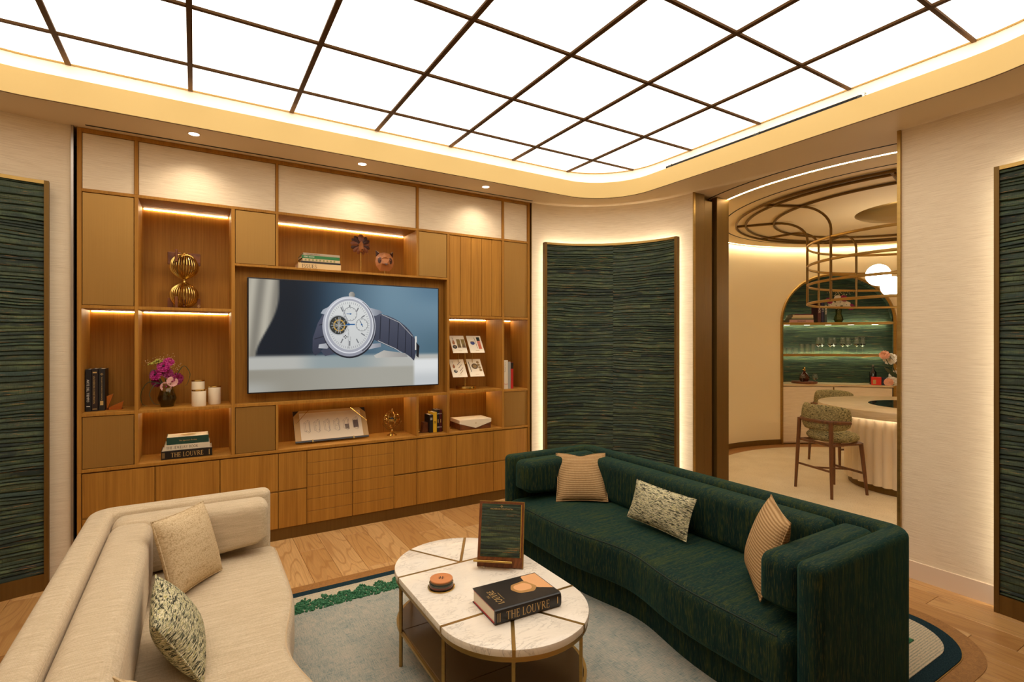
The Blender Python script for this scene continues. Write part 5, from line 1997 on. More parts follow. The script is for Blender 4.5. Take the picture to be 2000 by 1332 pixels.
b = B(); b.tube([(ac[0] + .088 * cos(radians(a)), ac[1] + .01, ac[2] + .088 * sin(radians(a))) for a in range(195, 346, 6)], .0016, 6); b.done('cradle', m_goldm, ar)
for r, e in ((.070, (pi / 2, 0, 0)), (.070, (pi / 2, 0, pi / 2)), (.068, (pi / 2, 0, .8)), (.066, (.2, .1, 0)), (.055, (.2, .25, 0))):
    from mathutils import Euler
    b = B(); b.tube(circ(ac, r, Euler(e).to_matrix()), .0016, 6, closed=True); b.done('ring', m_goldm, ar)
for dz, rr in ((.032, .058), (-.032, .058)):
    b = B(); b.tube(circ((ac[0], ac[1], ac[2] + dz), rr, Euler((.12, .05, 0)).to_matrix()), .0014, 6, closed=True); b.done('ring', m_goldm, ar)
b = B(); b.lathe([(.060, -.007), (.062, -.007), (.062, .007), (.060, .007), (.060, -.007)], ac, 36, M=None); b.done('zodiac_band', m_goldm, ar)
b = B(); b.ball(ac, .017, 16, 10); b.done('globe', plain('dark_globe', S(24, 30, 40), .15), ar)
b = B(); b.tube([(ax, ay, az + .05), (ax, ay, az + .222)], .0012, 6); b.ball((ax, ay, az + .216), .004, 8, 6); b.done('axis', m_goldm, ar)

# small upright books under the television
for x0, x1, h, c, lb, tx in ((1.712, 1.744, .152, (22, 20, 20), 'short black book in the small niche under the television', None), (1.745, 1.779, .172, (226, 178, 34), 'bright yellow book in the small niche under the television', None),
                             (1.780, 1.802, .190, (24, 22, 24), 'tall black book with white quotation marks on its spine', 1), (1.803, 1.826, .190, (74, 16, 24), 'tall maroon book with white quotation marks on its spine', 1)):
    t = book(lb, x0, x1, 4.135, 4.25, .655, .655 + h, cmat('niche_cover', *c), group='small books under the television')
    w = x1 - x0
    if tx:
        sans('\u201c', .05, world_of(t) @ frame_m((0, -.0579, h - .045), (1, 0, 0), (0, 0, 1)), m_whitetx, t, 'spine_lettering')
        sans('\u201d', .05, world_of(t) @ frame_m((0, -.0579, .028), (1, 0, 0), (0, 0, 1)), m_whitetx, t, 'spine_lettering')
        b = B(); b.box(-.003, .003, -.0579, -.0575, h * .42, h * .58); b.done('spine_print', m_goldtx, t, local=True, smooth=0)
    else:
        b = B()
        for k in range(3):
            b.box(-w * .3, w * .3, -.0579, -.0575, h * (.45 if c[0] > 100 else .72) + k * .007, h * (.45 if c[0] > 100 else .72) + k * .007 + .003)
        b.done('spine_print', m_inktx if c[0] > 100 else m_whitetx, t, local=True, smooth=0)
bo = thing('bookend', 'small brown wooden bookend by the black and yellow books', 'bookend', (1.68, 4.20, .655))
b = B(); b.box(1.622, 1.711, 4.16, 4.24, .6553, .659); b.done('foot', m_walnut2, bo, smooth=0)
b = B(); plate(b, [(1.66, 4.17, .659), (1.710, 4.17, .659), (1.710, 4.17, .74), (1.672, 4.17, .742)], (0, 1, 0), .05); b.done('block', m_walnut, bo, smooth=0)
b = B(); b.ball((1.630, 4.165, .666), .006, 10, 8); b.done('knob', m_goldm, bo)

# presentation box
bx = thing('presentation_box', 'white-lidded walnut presentation box with pointed front flap', 'box', (2.138, 4.20, .655), rz=radians(-2.5))
b = B(); b.box(-.153, .153, -.105, .105, .0004, .055); b.done('walnut_base', m_walnut, bx, local=True, smooth=0, bevel=.002, seg=1)
b = B(); b.box(-.156, .156, -.107, .107, .0555, .088); b.done('lid', m_white, bx, local=True, smooth=0, bevel=.002, seg=2)
Mb = world_of(bx) @ frame_m((0, -.1055, .056), (1, 0, 0), (0, 0, 1))
b = B(); b.prism([(-.152, .0), (.0, -.044), (.152, .0), (.152, .002), (-.152, .002)], .0, .003, Mb); b.done('flap', m_white, bx, smooth=0)
cross(world_of(bx) @ frame_m((0, -.1092, .056), (1, 0, 0), (0, 0, 1)), .009, m_goldtx, bx)

# card display
dx_, dy_ = 2.078, 4.175
ds = thing('card_display', 'brass stand holding four tilted cream sample cards', 'display stand', (dx_, dy_, 1.007))
b = B(); b.cyl((dx_, dy_, 0), .092, 1.0073, 1.037, 48); b.done('base', m_goldm, ds, bevel=.002)
b = B(); b.cyl((dx_, dy_ + .02, 0), .004, 1.037, 1.42, 10); b.done('pole', m_goldm, ds)
b = B(); b.tube([(dx_ - .07, dy_ + .01, 1.21), (dx_ + .07, dy_ + .03, 1.26)], .0035, 6); b.done('arm', m_goldm, ds)
b = B(); b.tube([(dx_ - .07, dy_ + .03, 1.26), (dx_ + .07, dy_ + .01, 1.21)], .0035, 6); b.done('arm', m_goldm, ds)
for s_ in (-1, 1):
    b = B(); b.tube([(dx_ + s_ * .07, dy_ + .01, 1.14), (dx_ + s_ * .07, dy_ + .02, 1.42)], .0028, 6); b.done('upright_wire', m_goldm, ds)
CARDS = [(-.088, 1.412), (.082, 1.412), (-.089, 1.200), (.081, 1.200)]
cm = {k: cmat('print_' + k, *v) for k, v in dict(wood=(168, 104, 52), dark=(36, 30, 30), olive=(136, 112, 52), brown=(96, 70, 36), blue=(52, 62, 120), orange=(198, 98, 58), pink=(206, 120, 96), green=(18, 40, 30), maroon=(80, 22, 30), coin=(150, 118, 62)).items()}
for k, (ox, zc) in enumerate(CARDS):
    Mc = frame_m((dx_ + ox, dy_ - .025, zc), (.995, -.10, 0), (.0, .62, .785))
    # cards hang skewed: the plate is turned a little about its own normal
    cd = B(); cd.box(-.068, .068, -.096, .096, -.006, 0, Mc); card = cd.done('card', m_paper, ds, smooth=0, bevel=.0008, seg=1)
    L = []

    def pp(mat, poly):
        b = B(); b.poly([(p[0], p[1], .0004 + .0001 * len(L)) for p in poly], Mc); L.append(1)
        b.done('print', mat, card, smooth=0, recalc=False)

    def dd(mat, c, r, n=20):
        pp(mat, [(c[0] + r * cos(2 * pi * i / n), c[1] + r * sin(2 * pi * i / n)) for i in range(n)])
    if k == 0:
        pp(cm['wood'], [(-.045, .045), (-.036, .046), (-.028, .01), (-.036, -.004), (-.048, -.004), (-.054, .012)]); pp(cm['dark'], [(-.046, .075), (-.043, .075), (-.038, .045), (-.041, .045)])
        dd(cm['dark'], (-.038, -.03), .021); dd(cm['coin'], (-.038, -.03), .007)
        for o_ in (0, .042):
            pp(cm['olive'], [(-.012 + o_, .055), (.022 + o_, .055), (.022 + o_, -.04), (-.012 + o_, -.04)]); pp(cm['brown'], [(-.012 + o_, -.04), (.005 + o_, .01), (.022 + o_, -.04)])
    if k == 1:
        dd(cm['blue'], (-.025, .012), .021); pp(cm['coin'], [(-.044, .03), (-.006, .03), (-.006, .024), (-.044, .024)])
        pp(cm['dark'], [(.0, .075), (.003, .075), (.012, -.05), (.009, -.05)])
        pp(cm['green'], [(.022, .078), (.052, .078), (.052, .036), (.022, .036)]); pp(cm['pink'], [(.022, .036), (.052, .036), (.052, -.006), (.022, -.006)]); pp(cm['orange'], [(.022, -.006), (.052, -.006), (.052, -.055), (.022, -.055)])
    if k == 2:
        pp(cm['wood'], [(-.042, .04), (-.032, .04), (-.024, .012), (-.034, .0), (-.046, .0), (-.05, .014)]); pp(cm['dark'], [(-.043, .075), (-.041, .075), (-.036, .04), (-.038, .04)])
        dd(cm['dark'], (-.030, -.034), .017); dd(m_whitetx, (-.026, -.030), .006)
        for q in range(3):
            pp(cm['maroon'], [(-.004 + q * .006, .034 - q * .033), (.032 + q * .006, .072 - q * .033), (.035 + q * .006, .069 - q * .033), (-.001 + q * .006, .031 - q * .033)])
        pp(cm['coin'], [(.006, -.06), (.036, -.026), (.04, -.029), (.01, -.063)])
    if k == 3:
        pp(cm['dark'], [(-.056, .066), (-.05, .066), (-.042, -.045), (-.048, -.045)])
        dd(cm['brown'], (-.002, .015), .031); dd(cm['coin'], (-.002, .015), .018)
        for q in range(4):
            dd(cm['coin'], (.034 + q * .004, .058 - q * .029), .0135)
    pp(m_goldtx, [(-.014, -.072), (.02, -.072), (.02, -.075), (-.014, -.075)])

# upright books at the far right of the shelving
for x0, x1, h, c, lb in ((2.4045, 2.428, .266, (26, 24, 24), 'black book beside a white one at the right end of the shelving'), (2.429, 2.473, .265, (226, 212, 186), 'white book with black spine lettering at the right end of the shelving'),
                         (2.474, 2.503, .250, (160, 158, 150), 'grey linen book next to a red one at the right end of the shelving'), (2.504, 2.531, .245, (190, 38, 34), 'red book with black top at the right end of the shelving')):
    t = book(lb, x0, x1, 4.10, 4.26, .997, .997 + h, cmat('end_cover', *c), group='books at the right end of the shelving')
    if c[0] == 226:
        sans('A way of living', .015, world_of(t) @ frame_m((-.009, -.0805, h * .76), (0, 0, -1), (1, 0, 0)), m_inktx, t, 'spine_lettering')
        b = B(); b.poly([(-.014, -.0804, .04), (-.004, -.0804, .04), (-.014, -.0804, .055)]); b.poly([(.004, -.0804, .04), (.014, -.0804, .04), (.014, -.0804, .055)]); b.done('spine_print', cmat('red_print', 190, 30, 30), t, local=True, smooth=0, recalc=False)
    if c[0] == 190:
        b = B(); b.box(-.0137, .0137, -.0804, -.08, h - .06, h - .001); b.done('spine_band', m_bookblk, t, local=True, smooth=0)

# ------------------------------------------------------------ opening to the bar: brass reveal and sliding door
JY = 3.018
dj = struct(thing('door_1', None, None, (3.9, JY, 0)))


def jb(nm, x0, x1, y0, y1, z0, z1, mat):
    b = B(); b.box(x0, x1, y0, y1, z0, z1); b.done(nm, mat, dj, smooth=0, bevel=.0015, seg=1)


jb('jamb_edge', 3.708, 3.732, JY - .006, JY + .006, 0, HS, m_brass)
jb('jamb_board', 3.732, 3.858, JY, JY + .03, 0, HS, m_brass_dk)
jb('sliding_leaf', 3.872, 3.976, JY + .012, JY + .05, .01, HS - .045, m_brass_dk)
jb('channel_back', 3.858, 4.022, JY + .078, JY + .09, 0, HS, m_brass_dk)
jb('jamb_board', 4.022, 4.19, JY - .006, JY + .05, 0, HS, m_brass_dk)
jb('jamb_edge', 3.705, 3.732, 1.462, 1.482, 0, HS, m_brass)
jb('jamb_board', 3.732, 4.19, 1.452, 1.472, 0, HS, m_brass_dk)
b = B(); b.box(3.74, 4.3, JY + .09, JY + .3, 0, 2.86); b.box(3.74, 4.26, 1.2, 1.45, 0, 2.86)
struct(b.done('wall_opening', m_cream, loc=(4, JY, 0), smooth=0))
# soffit of the opening with the curved track line
b = B(); b.prism([(3.79, .9)] + arc(BC.x, BC.y, 2.094, 222, 138, 40) + [(3.79, 3.75)], HS + .0005, HS + .02)
struct(b.done('ceiling_opening', m_paint, loc=(3.9, 2.24, HS), smooth=0))


def flat_ring(nm, r0, r1, z, mat, a0=0, a1=360, n=120, parent=None, th=.002):
    b = B()
    A, Q = arc(BC.x, BC.y, r0, a0, a1, n), arc(BC.x, BC.y, r1, a0, a1, n)
    for i in range(n):
        b.poly([(*A[i], z), (*A[i + 1], z), (*Q[i + 1], z), (*Q[i], z)])
        b.poly([(*A[i], z + th), (*A[i + 1], z + th), (*Q[i + 1], z + th), (*Q[i], z + th)])
        for R_ in (A, Q):
            b.poly([(*R_[i], z), (*R_[i + 1], z), (*R_[i + 1], z + th), (*R_[i], z + th)])
    return b.done(nm, mat, parent, loc=None if parent else (BC.x, BC.y, z), smooth=0, weld=1e-5)


struct(flat_ring('trim_6', 2.268, 2.283, HS - .0012, m_black, 150, 210, 40))
# ------------------------------------------------------------ round bar room
# wall with the arched niche
NA0, NA1 = 27.5, 66.2
NM = (NA0 + NA1) / 2
NW = (NA1 - NA0) / 2
SPR, CROWN = 1.70, 2.365


def arch_z(a):
    q = abs(a - NM) / NW
    return SPR + (CROWN - SPR) * sqrt(max(1 - q * q, 0)) if q < 1 else SPR


b = B()
n = 150
g0, g1 = 158, -158
RW = []
aa = -157.0
step = .8
angs = []
while aa < 158:
    angs.append(aa); aa += step
angs += [NA0, NA1]
angs = sorted(set(round(a, 4) for a in angs))
for a0_, a1_ in zip(angs, angs[1:]):
    inside = NA0 - 1e-6 <= a0_ and a1_ <= NA1 + 1e-6
    zb0, zb1 = (arch_z(a0_), arch_z(a1_)) if inside else (0, 0)
    P0, P1 = (BC.x + BR * cos(radians(a0_)), BC.y + BR * sin(radians(a0_))), (BC.x + BR * cos(radians(a1_)), BC.y + BR * sin(radians(a1_)))
    b.poly([(*P0, zb0), (*P1, zb1), (*P1, 2.86), (*P0, 2.86)])
struct(b.done('wall_bar', m_cream, loc=(BC.x, BC.y, 0), smooth=40, weld=1e-5))
# brass base strip and arch frame
b = B(); b.wall(arc(BC.x, BC.y, BR - .008, NA1 + .3, 157, 40), .008, .0, .07); b.wall(arc(BC.x, BC.y, BR - .008, -157, NA0 - .3, 60), .008, .0, .07)
struct(b.done('baseboard_bar', m_brass_dk, loc=(BC.x, BC.y, 0), weld=1e-5))
pts = [(NA1, z) for z in (0.0, .4, .8, 1.2, SPR)] + [(NM + NW * cos(radians(t)), SPR + (CROWN - SPR) * sin(radians(t))) for t in range(6, 175, 6)] + [(NA0, z) for z in (SPR, 1.2, .8, .4, .0)]
b = B(); b.tube([(BC.x + (BR - .004) * cos(radians(a)), BC.y + (BR - .004) * sin(radians(a)), z) for a, z in pts], .021, 4)
nf = struct(b.done('trim_7', m_brass, loc=(BC.x, BC.y, 0)))
# niche interior
DN = .36
b = B()
seq = [(a, arch_z(a)) for a in [NA0 + (NA1 - NA0) * i / 24 for i in range(25)]]
for (a0_, z0_), (a1_, z1_) in zip(seq, seq[1:]):
    pf = lambda a, r: (BC.x + r * cos(radians(a)), BC.y + r * sin(radians(a)))
    b.poly([(*pf(a0_, BR + DN), .80), (*pf(a1_, BR + DN), .80), (*pf(a1_, BR + DN), z1_ + .02), (*pf(a0_, BR + DN), z0_ + .02)])
    b.poly([(*pf(a0_, BR), z0_), (*pf(a1_, BR), z1_), (*pf(a1_, BR + DN), z1_), (*pf(a0_, BR + DN), z0_)])
for a in (NA0, NA1):
    b.poly([(*pf(a, BR), .0), (*pf(a, BR + DN), .0), (*pf(a, BR + DN), SPR), (*pf(a, BR), SPR)])
struct(b.done('wall_niche', m_green_n, loc=(BC.x, BC.y, 0), smooth=50, weld=1e-5))
# niche shelves
SHELF = {}
for zt, nm in ((1.700, 'upper'), (1.258, 'lower')):
    b = B(); b.prism(arc(BC.x, BC.y, BR + .012, NA0 + .4, NA1 - .4, 16) + arc(BC.x, BC.y, BR + DN - .05, NA1 - .4, NA0 + .4, 16), zt - .032, zt)
    o = tag(b.done('niche_shelf', m_brass, loc=(*pf(NM, BR + DN / 2), zt - .032), smooth=40), 'brass-edged shelf in the arched green niche holding ' + ('books and a vase' if nm == 'upper' else 'drinking glasses'), 'shelf', 'brass shelves of the arched niche')
    SHELF[nm] = zt
    # glowing strip along the back of the shelf top
    b = B(); b.tube([(*pf(NA0 + 1.5 + (NA1 - NA0 - 3) * i / 16, BR + DN - .034), zt - .016) for i in range(17)], .006, 6)
    b.done('back_light', emit('niche_led', (1, .92, .60, 1), 42.0), o)
for i in range(5):
    a = NA1 - 4.5 - i * 7.2
    b = B(); b.cyl((*pf(a, BR + .14), 0), .038, 1.6665, 1.6682, 20)
    t = b.done('puck_light', m_spot, loc=(*pf(a, BR + .14), 1.667))
    tag(t, 'small round light under the upper niche shelf ' + ('beneath the outer end of the pink book', 'between the stacked and standing books', 'between the standing books and the vase', 'just past the olive vase', 'at the empty end by the brass arch')[i], 'puck light', 'puck lights under the niche shelf')
# counter and doors of the niche cabinet
ncab = thing('niche_cabinet', 'pale linen-fronted cabinet with stone top inside the arched niche', 'cabinet', (*pf(NM, BR + .15), 0))
b = B(); b.prism(arc(BC.x, BC.y, BR + .006, NA0 + .5, NA1 - .5, 16) + arc(BC.x, BC.y, BR + DN - .003, NA1 - .5, NA0 + .5, 16), .812, .838); b.done('stone_top', m_stone, ncab, smooth=40)
b = B(); b.prism(arc(BC.x, BC.y, BR + .03, NA0 + .7, NA1 - .7, 16) + arc(BC.x, BC.y, BR + DN - .01, NA1 - .7, NA0 + .7, 16), .01, .808); b.done('body', m_paledoor, ncab, smooth=40)
for a0_, a1_ in ((NA0 + .9, NM - .15), (NM + .15, NA1 - .9)):
    b = B(); b.prism(arc(BC.x, BC.y, BR + .010, a0_, a1_, 10) + arc(BC.x, BC.y, BR + .028, a1_, a0_, 10), .03, .800); d_ = b.done('door', m_paledoor, ncab, smooth=40)
b = B(); b.cyl((*pf(NM, BR - .004), 0), .007, .70, .80, 10); b.ball((*pf(NM, BR - .006), .705), .012, 10, 8); b.done('handle', m_brass_dk, ncab)

struct(flat_ring('ceiling_rim', 2.094, 2.2, HS, m_bar_ceil, -140, 140))
# bar ceiling, black reveal ring, cove light, bronze disc
b = B(); b.prism(arc(BC.x, BC.y, 2.078, 0, 360, 120)[:-1], HS - .002, HS + .012)
struct(b.done('ceiling_bar', m_bar_ceil, loc=(BC.x, BC.y, HS), smooth=0))
struct(flat_ring('trim_8', 1.806, 1.820, HS - .004, m_black, th=.0015))
tag(flat_ring('ring_cove_light', 2.079, 2.093, HS + .001, m_barcove), 'thin warm light ring round the edge of the bar ceiling', 'light strip')
b = B(); b.lathe([(0, -.030), (.40, -.024), (.53, -.014), (.55, -.0025), (0, -.0022)], (BC.x, BC.y, HS), 64)
disc = tag(b.done('ceiling_disc', m_brass, loc=(BC.x, BC.y, HS), smooth=40), 'round bronze disc on the bar ceiling inside the cage', 'ceiling disc')

# birdcage of brass tubes
cg = thing('brass_cage', 'large birdcage frame of bent brass tubes hanging over the bar', 'cage', (BC.x, BC.y, HS))
tr = .0125
ZR = HS - .016


def ring_path(r, z, n=96):
    return [(BC.x + r * cos(2 * pi * i / n), BC.y + r * sin(2 * pi * i / n), z) for i in range(n)]


for r in (1.68, 1.58, 1.30):
    b = B(); b.tube(ring_path(r, ZR), tr, 6, closed=True); b.done('ceiling_hoop', m_brass_dk, cg)
RCG = .98
for z in (2.447, 2.231, 2.032, 1.833):
    b = B(); b.tube(ring_path(RCG, z, 80), tr * .85, 6, closed=True, flat=1.3); b.done('hoop', m_brass, cg)
bend = .20
for k in range(11):
    a = radians(156 - k * 360 / 11 if k < 10 else 194)
    d = Vector((cos(a), sin(a), 0))
    c0 = Vector((BC.x, BC.y, 0))
    pth = [c0 + d * 1.68 + Vector((0, 0, ZR)), c0 + d * (RCG + .30) + Vector((0, 0, ZR))]
    for i in range(1, 9):
        t_ = pi / 2 * i / 8
        pth.append(c0 + d * (RCG + .30 - .30 * sin(t_)) + Vector((0, 0, ZR - bend * (1 - cos(t_)))))
    pth.append(c0 + d * RCG + Vector((0, 0, 1.833)))
    b = B(); b.tube(pth, tr, 6); b.done('upright', m_brass_dk, cg)
b = B(); b.tube([(BC.x - 1.2, BC.y - .55, ZR), (BC.x - 1.2, BC.y - .55, HS)], .006, 6)
for k in range(6):
    a = radians(20 + 60 * k)
    b.tube([(BC.x + 1.30 * cos(a), BC.y + 1.30 * sin(a), ZR), (BC.x + 1.30 * cos(a), BC.y + 1.30 * sin(a), HS)], .006, 6)
b.done('hanger', m_clip, cg)

# globe pendant in the cage
pl = thing('globe_pendant', 'cluster pendant of glowing white globes inside the brass cage', 'pendant lamp', (5.86, 2.30, 2.7))
b = B(); b.tube([(5.86, 2.30, 2.712), (5.86, 2.30, 1.80)], .008, 8); b.done('stem', m_brass, pl)
for dx, dy, z, r in ((-.165, .135, 2.085, .105), (-.125, .03, 1.965, .098), (.14, -.02, 1.76, .098)):
    b = B(); b.ball((5.86 + dx, 2.30 + dy, z), r, 28, 18); b.done('globe', m_globe, pl)
    b = B(); b.tube([(5.86, 2.30, z + .05), (5.86 + dx * .6, 2.30 + dy * .6, z + .02)], .006, 6); b.done('arm', m_brass, pl)

# fluted round bar
bar = thing('round_bar', 'round fluted cream bar with thick stone top and black glass inset', 'bar', (BC.x, BC.y, 0))
nfl = 44
pr_ = []
for i in range(nfl):
    for j in range(8):
        t_ = j / 8
        a = 2 * pi * (i + t_) / nfl
        pr_.append((BC.x + (.612 + .030 * sin(pi * t_)) * cos(a), BC.y + (.612 + .030 * sin(pi * t_)) * sin(a)))
b = B(); b.prism(pr_, .066, .705); b.done('fluted_drum', m_flute, bar, smooth=30)
b = B(); b.cyl((BC.x, BC.y, 0), .605, 0.001, .066, 96); b.done('plinth', m_brass_dk, bar)
b = B(); b.cyl((BC.x, BC.y, 0), .62, .705, .726, 96); b.done('neck', m_flute, bar)
b = B(); b.cyl((BC.x, BC.y, 0), .88, .726, .803, 128); b.done('stone_top', m_stone, bar, bevel=.006, seg=2)
b = B(); b.cyl((BC.x + .02, BC.y - .02, 0), .46, .8032, .8048, 96); b.done('glass_inset', m_darkglass, bar)
b = B(); b.tube([(BC.x + .655 * cos(2 * pi * i / 96), BC.y + .655 * sin(2 * pi * i / 96), .718) for i in range(96)], .006, 6, closed=True); b.done('under_light', emit('bar_under_led', (1, .88, .70, 1), 16.0), bar)


# bar stools
def stool(name, label, loc, face):
    t = thing(name, label, 'stool', (loc[0], loc[1], .0006), atan2(face[1], face[0]) - pi / 2, group='tweed bar stools')
    # local +Y faces the bar
    for sx in (-1, 1):
        for (bx_, by_, tx_, ty_, h) in ((.215, -.225, .185, -.205, .690), (.185, .205, .155, .165, .485)):
            b = B(); b.tube([(sx * bx_, by_, 0), (sx * (bx_ + tx_) / 2, (by_ + ty_) / 2, h * .5), (sx * tx_, ty_, h)], [.0125, .017, .019], 10)
            b.done('leg', m_stoolw, t, local=True)
    b = B(); b.tube([(-.195, -.21, .24), (.195, -.21, .24)], .010, 8); b.done('stretcher', m_stoolw, t, local=True)
    b = B(); b.tube([(-.178, .19, .20), (.178, .19, .20)], .011, 8); b.done('stretcher', m_stoolw, t, local=True)
    b = B(); b.tube([(0, -.21, .24), (0, .19, .20)], .009, 8); b.done('stretcher', m_stoolw, t, local=True)
    b = B(); b.tube([(-.165, .165, .478), (-.18, -.2, .478)], .014, 6); b.tube([(.165, .165, .478), (.18, -.2, .478)], .014, 6); b.tube([(-.16, .165, .478), (.16, .165, .478)], .014, 6); b.tube([(-.18, -.2, .478), (.18, -.2, .478)], .014, 6)
    b.done('seat_rail', m_stoolw, t, local=True)
    b = B(); b.grid(lambda u, v: (.225 * cos(2 * pi * u) * (1 if v not in (0, 1) else 0) * (sin(pi * v) ** .45 if 0 < v < 1 else 0), .215 * sin(2 * pi * u) * (sin(pi * v) ** .45 if 0 < v < 1 else 0), .535 - .048 * cos(pi * v)), 32, 12, cu=True)
    b.done('seat', m_stool_f, t, local=True, smooth=80, weld=1e-5)
    # curved wooden rail and padded back wrapping round
    pth = [(.262 * sin(radians(q)), -.262 * cos(radians(q)), .690) for q in range(-82, 83, 8)]
    b = B(); b.tube(pth, .013, 8, flat=1.3); b.done('back_rail', m_stoolw, t, local=True)

    def back(u, v):
        q = radians(-88 + 176 * u)
        e = (1 - (2 * u - 1) ** 4) ** .5
        ang = 2 * pi * v
        zc = .722
        hh = .122 * (.35 + .65 * e) if 0 < u < 1 else 0.0
        tt = .036 * e if 0 < u < 1 else 0.0
        r = .226 + tt * cos(ang)
        return (r * sin(q), -r * cos(q), zc + hh * sin(ang))
    b = B(); b.grid(back, 30, 14, cv=True); b.done('backrest', m_stool_f, t, local=True, smooth=80, weld=1e-5)
    return t


stool('bar_stool', 'walnut bar stool with tweed wraparound back in front of the fluted bar', (5.216, 2.620), (.40, -.13))
stool('bar_stool', 'walnut bar stool with tweed back half hidden behind the round bar', (6.50, 3.19), (-.35, -.94))

# vase of mixed flowers on the bar
fv = (5.83, 2.275, .805)
fl_ = thing('bar_bouquet', 'blue glass vase of white and peach flowers on the bar', 'vase', fv)
b = B(); b.lathe([(0, .0005), (.045, .0005), (.05, .01), (.042, .06), (.034, .12), (.040, .185), (.045, .215), (.042, .215), (.037, .185), (.031, .12), (.038, .06), (.046, .012), (0, .01)], fv, 28); b.done('glass_body', m_glass_b, fl_)
m_wpet, m_ppet = cmat('white_petal', 236, 226, 206, .6), cmat('peach_petal', 226, 160, 124, .6)
for dx, dy, z, r, mt in ((-.10, .05, .25, .055, m_wpet), (-.06, .09, .46, .06, m_wpet), (-.15, .10, .50, .045, m_ppet), (0, 0, .48, .06, m_wpet), (-.05, -.02, .37, .055, m_wpet), (.06, .02, .42, .055, m_wpet), (-.16, .06, .24, .04, m_ppet), (-.01, .07, .30, .05, m_wpet), (.08, -.05, .33, .05, m_ppet), (.02, -.08, .42, .05, m_wpet)):
    petal_flower('flower', (fv[0] + dx, fv[1] + dy, fv[2] + z), r, mt, n=14, face=(-1, -.3, .4), layers=3, parent=fl_)
    b = B(); b.tube([(fv[0], fv[1], fv[2] + .02), (fv[0] + dx * .2, fv[1] + dy * .2, fv[2] + .2), (fv[0] + dx, fv[1] + dy, fv[2] + z - .01)], .003, 6); b.done('stem', m_leaf, fl_)
for dx, dy, z, L in ((-.12, .08, .37, .10), (.02, .03, .58, .09), (-.08, .12, .56, .09), (-.14, .03, .34, .09), (.06, .06, .5, .08)):
    b = B()
    base = Vector((fv[0] + dx * .3, fv[1] + dy * .3, fv[2] + z * .7)); tip = Vector((fv[0] + dx * 1.3, fv[1] + dy * 1.3, fv[2] + z + .02))
    d = tip - base; s_ = d.cross(Vector((0, 0, 1))).normalized() * L * .45
    b.poly([tuple(base), tuple(base + d * .35 + s_), tuple(base + d * .75 + s_ * .7), tuple(tip), tuple(base + d * .75 - s_ * .7), tuple(base + d * .35 - s_)])
    b.done('leaf', m_leaf, fl_, smooth=0, recalc=False)


# things in the niche
def on(a, r, z):
    return (*pf(a, r), z)


def tang(a):
    return Vector((-sin(radians(a)), cos(radians(a)), 0)) * -1  # left-to-right as seen from the bar


def niche_book(label, a, r, z, w, d, h, col, group, txt=None, mt=None, tsize=.02, flip=False):
    """w along the shelf, d deep, h high"""
    rz = radians(a) - pi / 2
    p = on(a, r, z)
    t = book(label, p[0] - w / 2, p[0] + w / 2, p[1] - d / 2, p[1] + d / 2, z, z + h, cmat('niche_book_cover', *col), group=group, flat=w > h, rz=rz)
    if txt:
        if w > h:
            M = world_of(t) @ frame_m((0, -d / 2 - .0006, h / 2), (-1, 0, 0) if flip else (1, 0, 0), (0, 0, -1) if flip else (0, 0, 1))
        else:
            M = world_of(t) @ frame_m((0, -d / 2 - .0006, h * .62), (0, 0, -1), (1, 0, 0))
        sans(txt, tsize, M, mt or m_inktx, t, 'spine_lettering')
    return t


zs = 1.700
gname = 'books in the arched niche'
z = zs + .0003
for h, w, c, lb, tx in ((.040, .34, (196, 150, 140), 'pink book at the bottom of the niche stack', 'SWANS'), (.018, .30, (70, 80, 60), 'thin dark patterned book low in the niche stack', None), (.020, .30, (190, 172, 130), 'beige book in the niche stack', None), (.028, .285, (206, 184, 146), 'cream book near the top of the niche stack', None), (.014, .25, (96, 30, 36), 'thin maroon book on top of the niche stack', None)):
    niche_book(lb, 57.6 - (.34 - w) * 10, BR + .15, z, w, .2, h - .0004, c, gname, tx, m_inktx, .034, True); z += h
for a, w, h, c, lb, tx in ((51.2, .042, .30, (70, 16, 22), 'tall dark red book standing in the niche', 'BLACK'), (50.05, .03, .295, (26, 30, 70), 'tall navy book standing in the niche', 'CITY'), (49.0, .034, .29, (60, 70, 66), 'tall grey-green book standing in the niche', 'GARDEN')):
    niche_book(lb, a, BR + .15, zs + .0003, w, .2, h, c, gname, tx, m_whitetx, .034)
nv = on(43.8, BR + .16, zs)
n2 = thing('niche_vase', 'olive glass vase with white and magenta flowers in the arched niche', 'vase', nv)
b = B(); b.lathe([(0, .0005), (.04, .0005), (.06, .04), (.055, .075), (.036, .12), (.04, .20), (.038, .20), (.033, .12), (.05, .075), (.055, .04), (.036, .01), (0, .01)], nv, 24); b.done('glass_body', m_glass_g, n2)
for dx, dz, r, mt in ((-.09, .26, .05, m_wpet), (.02, .29, .055, m_wpet), (.10, .25, .055, m_wpet), (-.03, .24, .05, m_wpet), (-.12, .31, .05, m_mag2), (.06, .34, .05, m_mag2), (.15, .22, .05, m_mag2), (-.01, .34, .05, m_wpet)):
    q = tang(43.8)
    petal_flower('flower', (nv[0] + q.x * dx, nv[1] + q.y * dx, nv[2] + dz), r, mt, n=12, face=(-.7, -.7, .3), layers=2, parent=n2)
b = B()
for k in range(60):
    q = tang(43.8) * RND.gauss(0, .08)
    b.ball((nv[0] + q.x, nv[1] + q.y, nv[2] + .38 + RND.random() * .08), .005, 5, 4)
tag(b.done('filler_blossom', m_gyp, n2, smooth=60), kind='stuff')

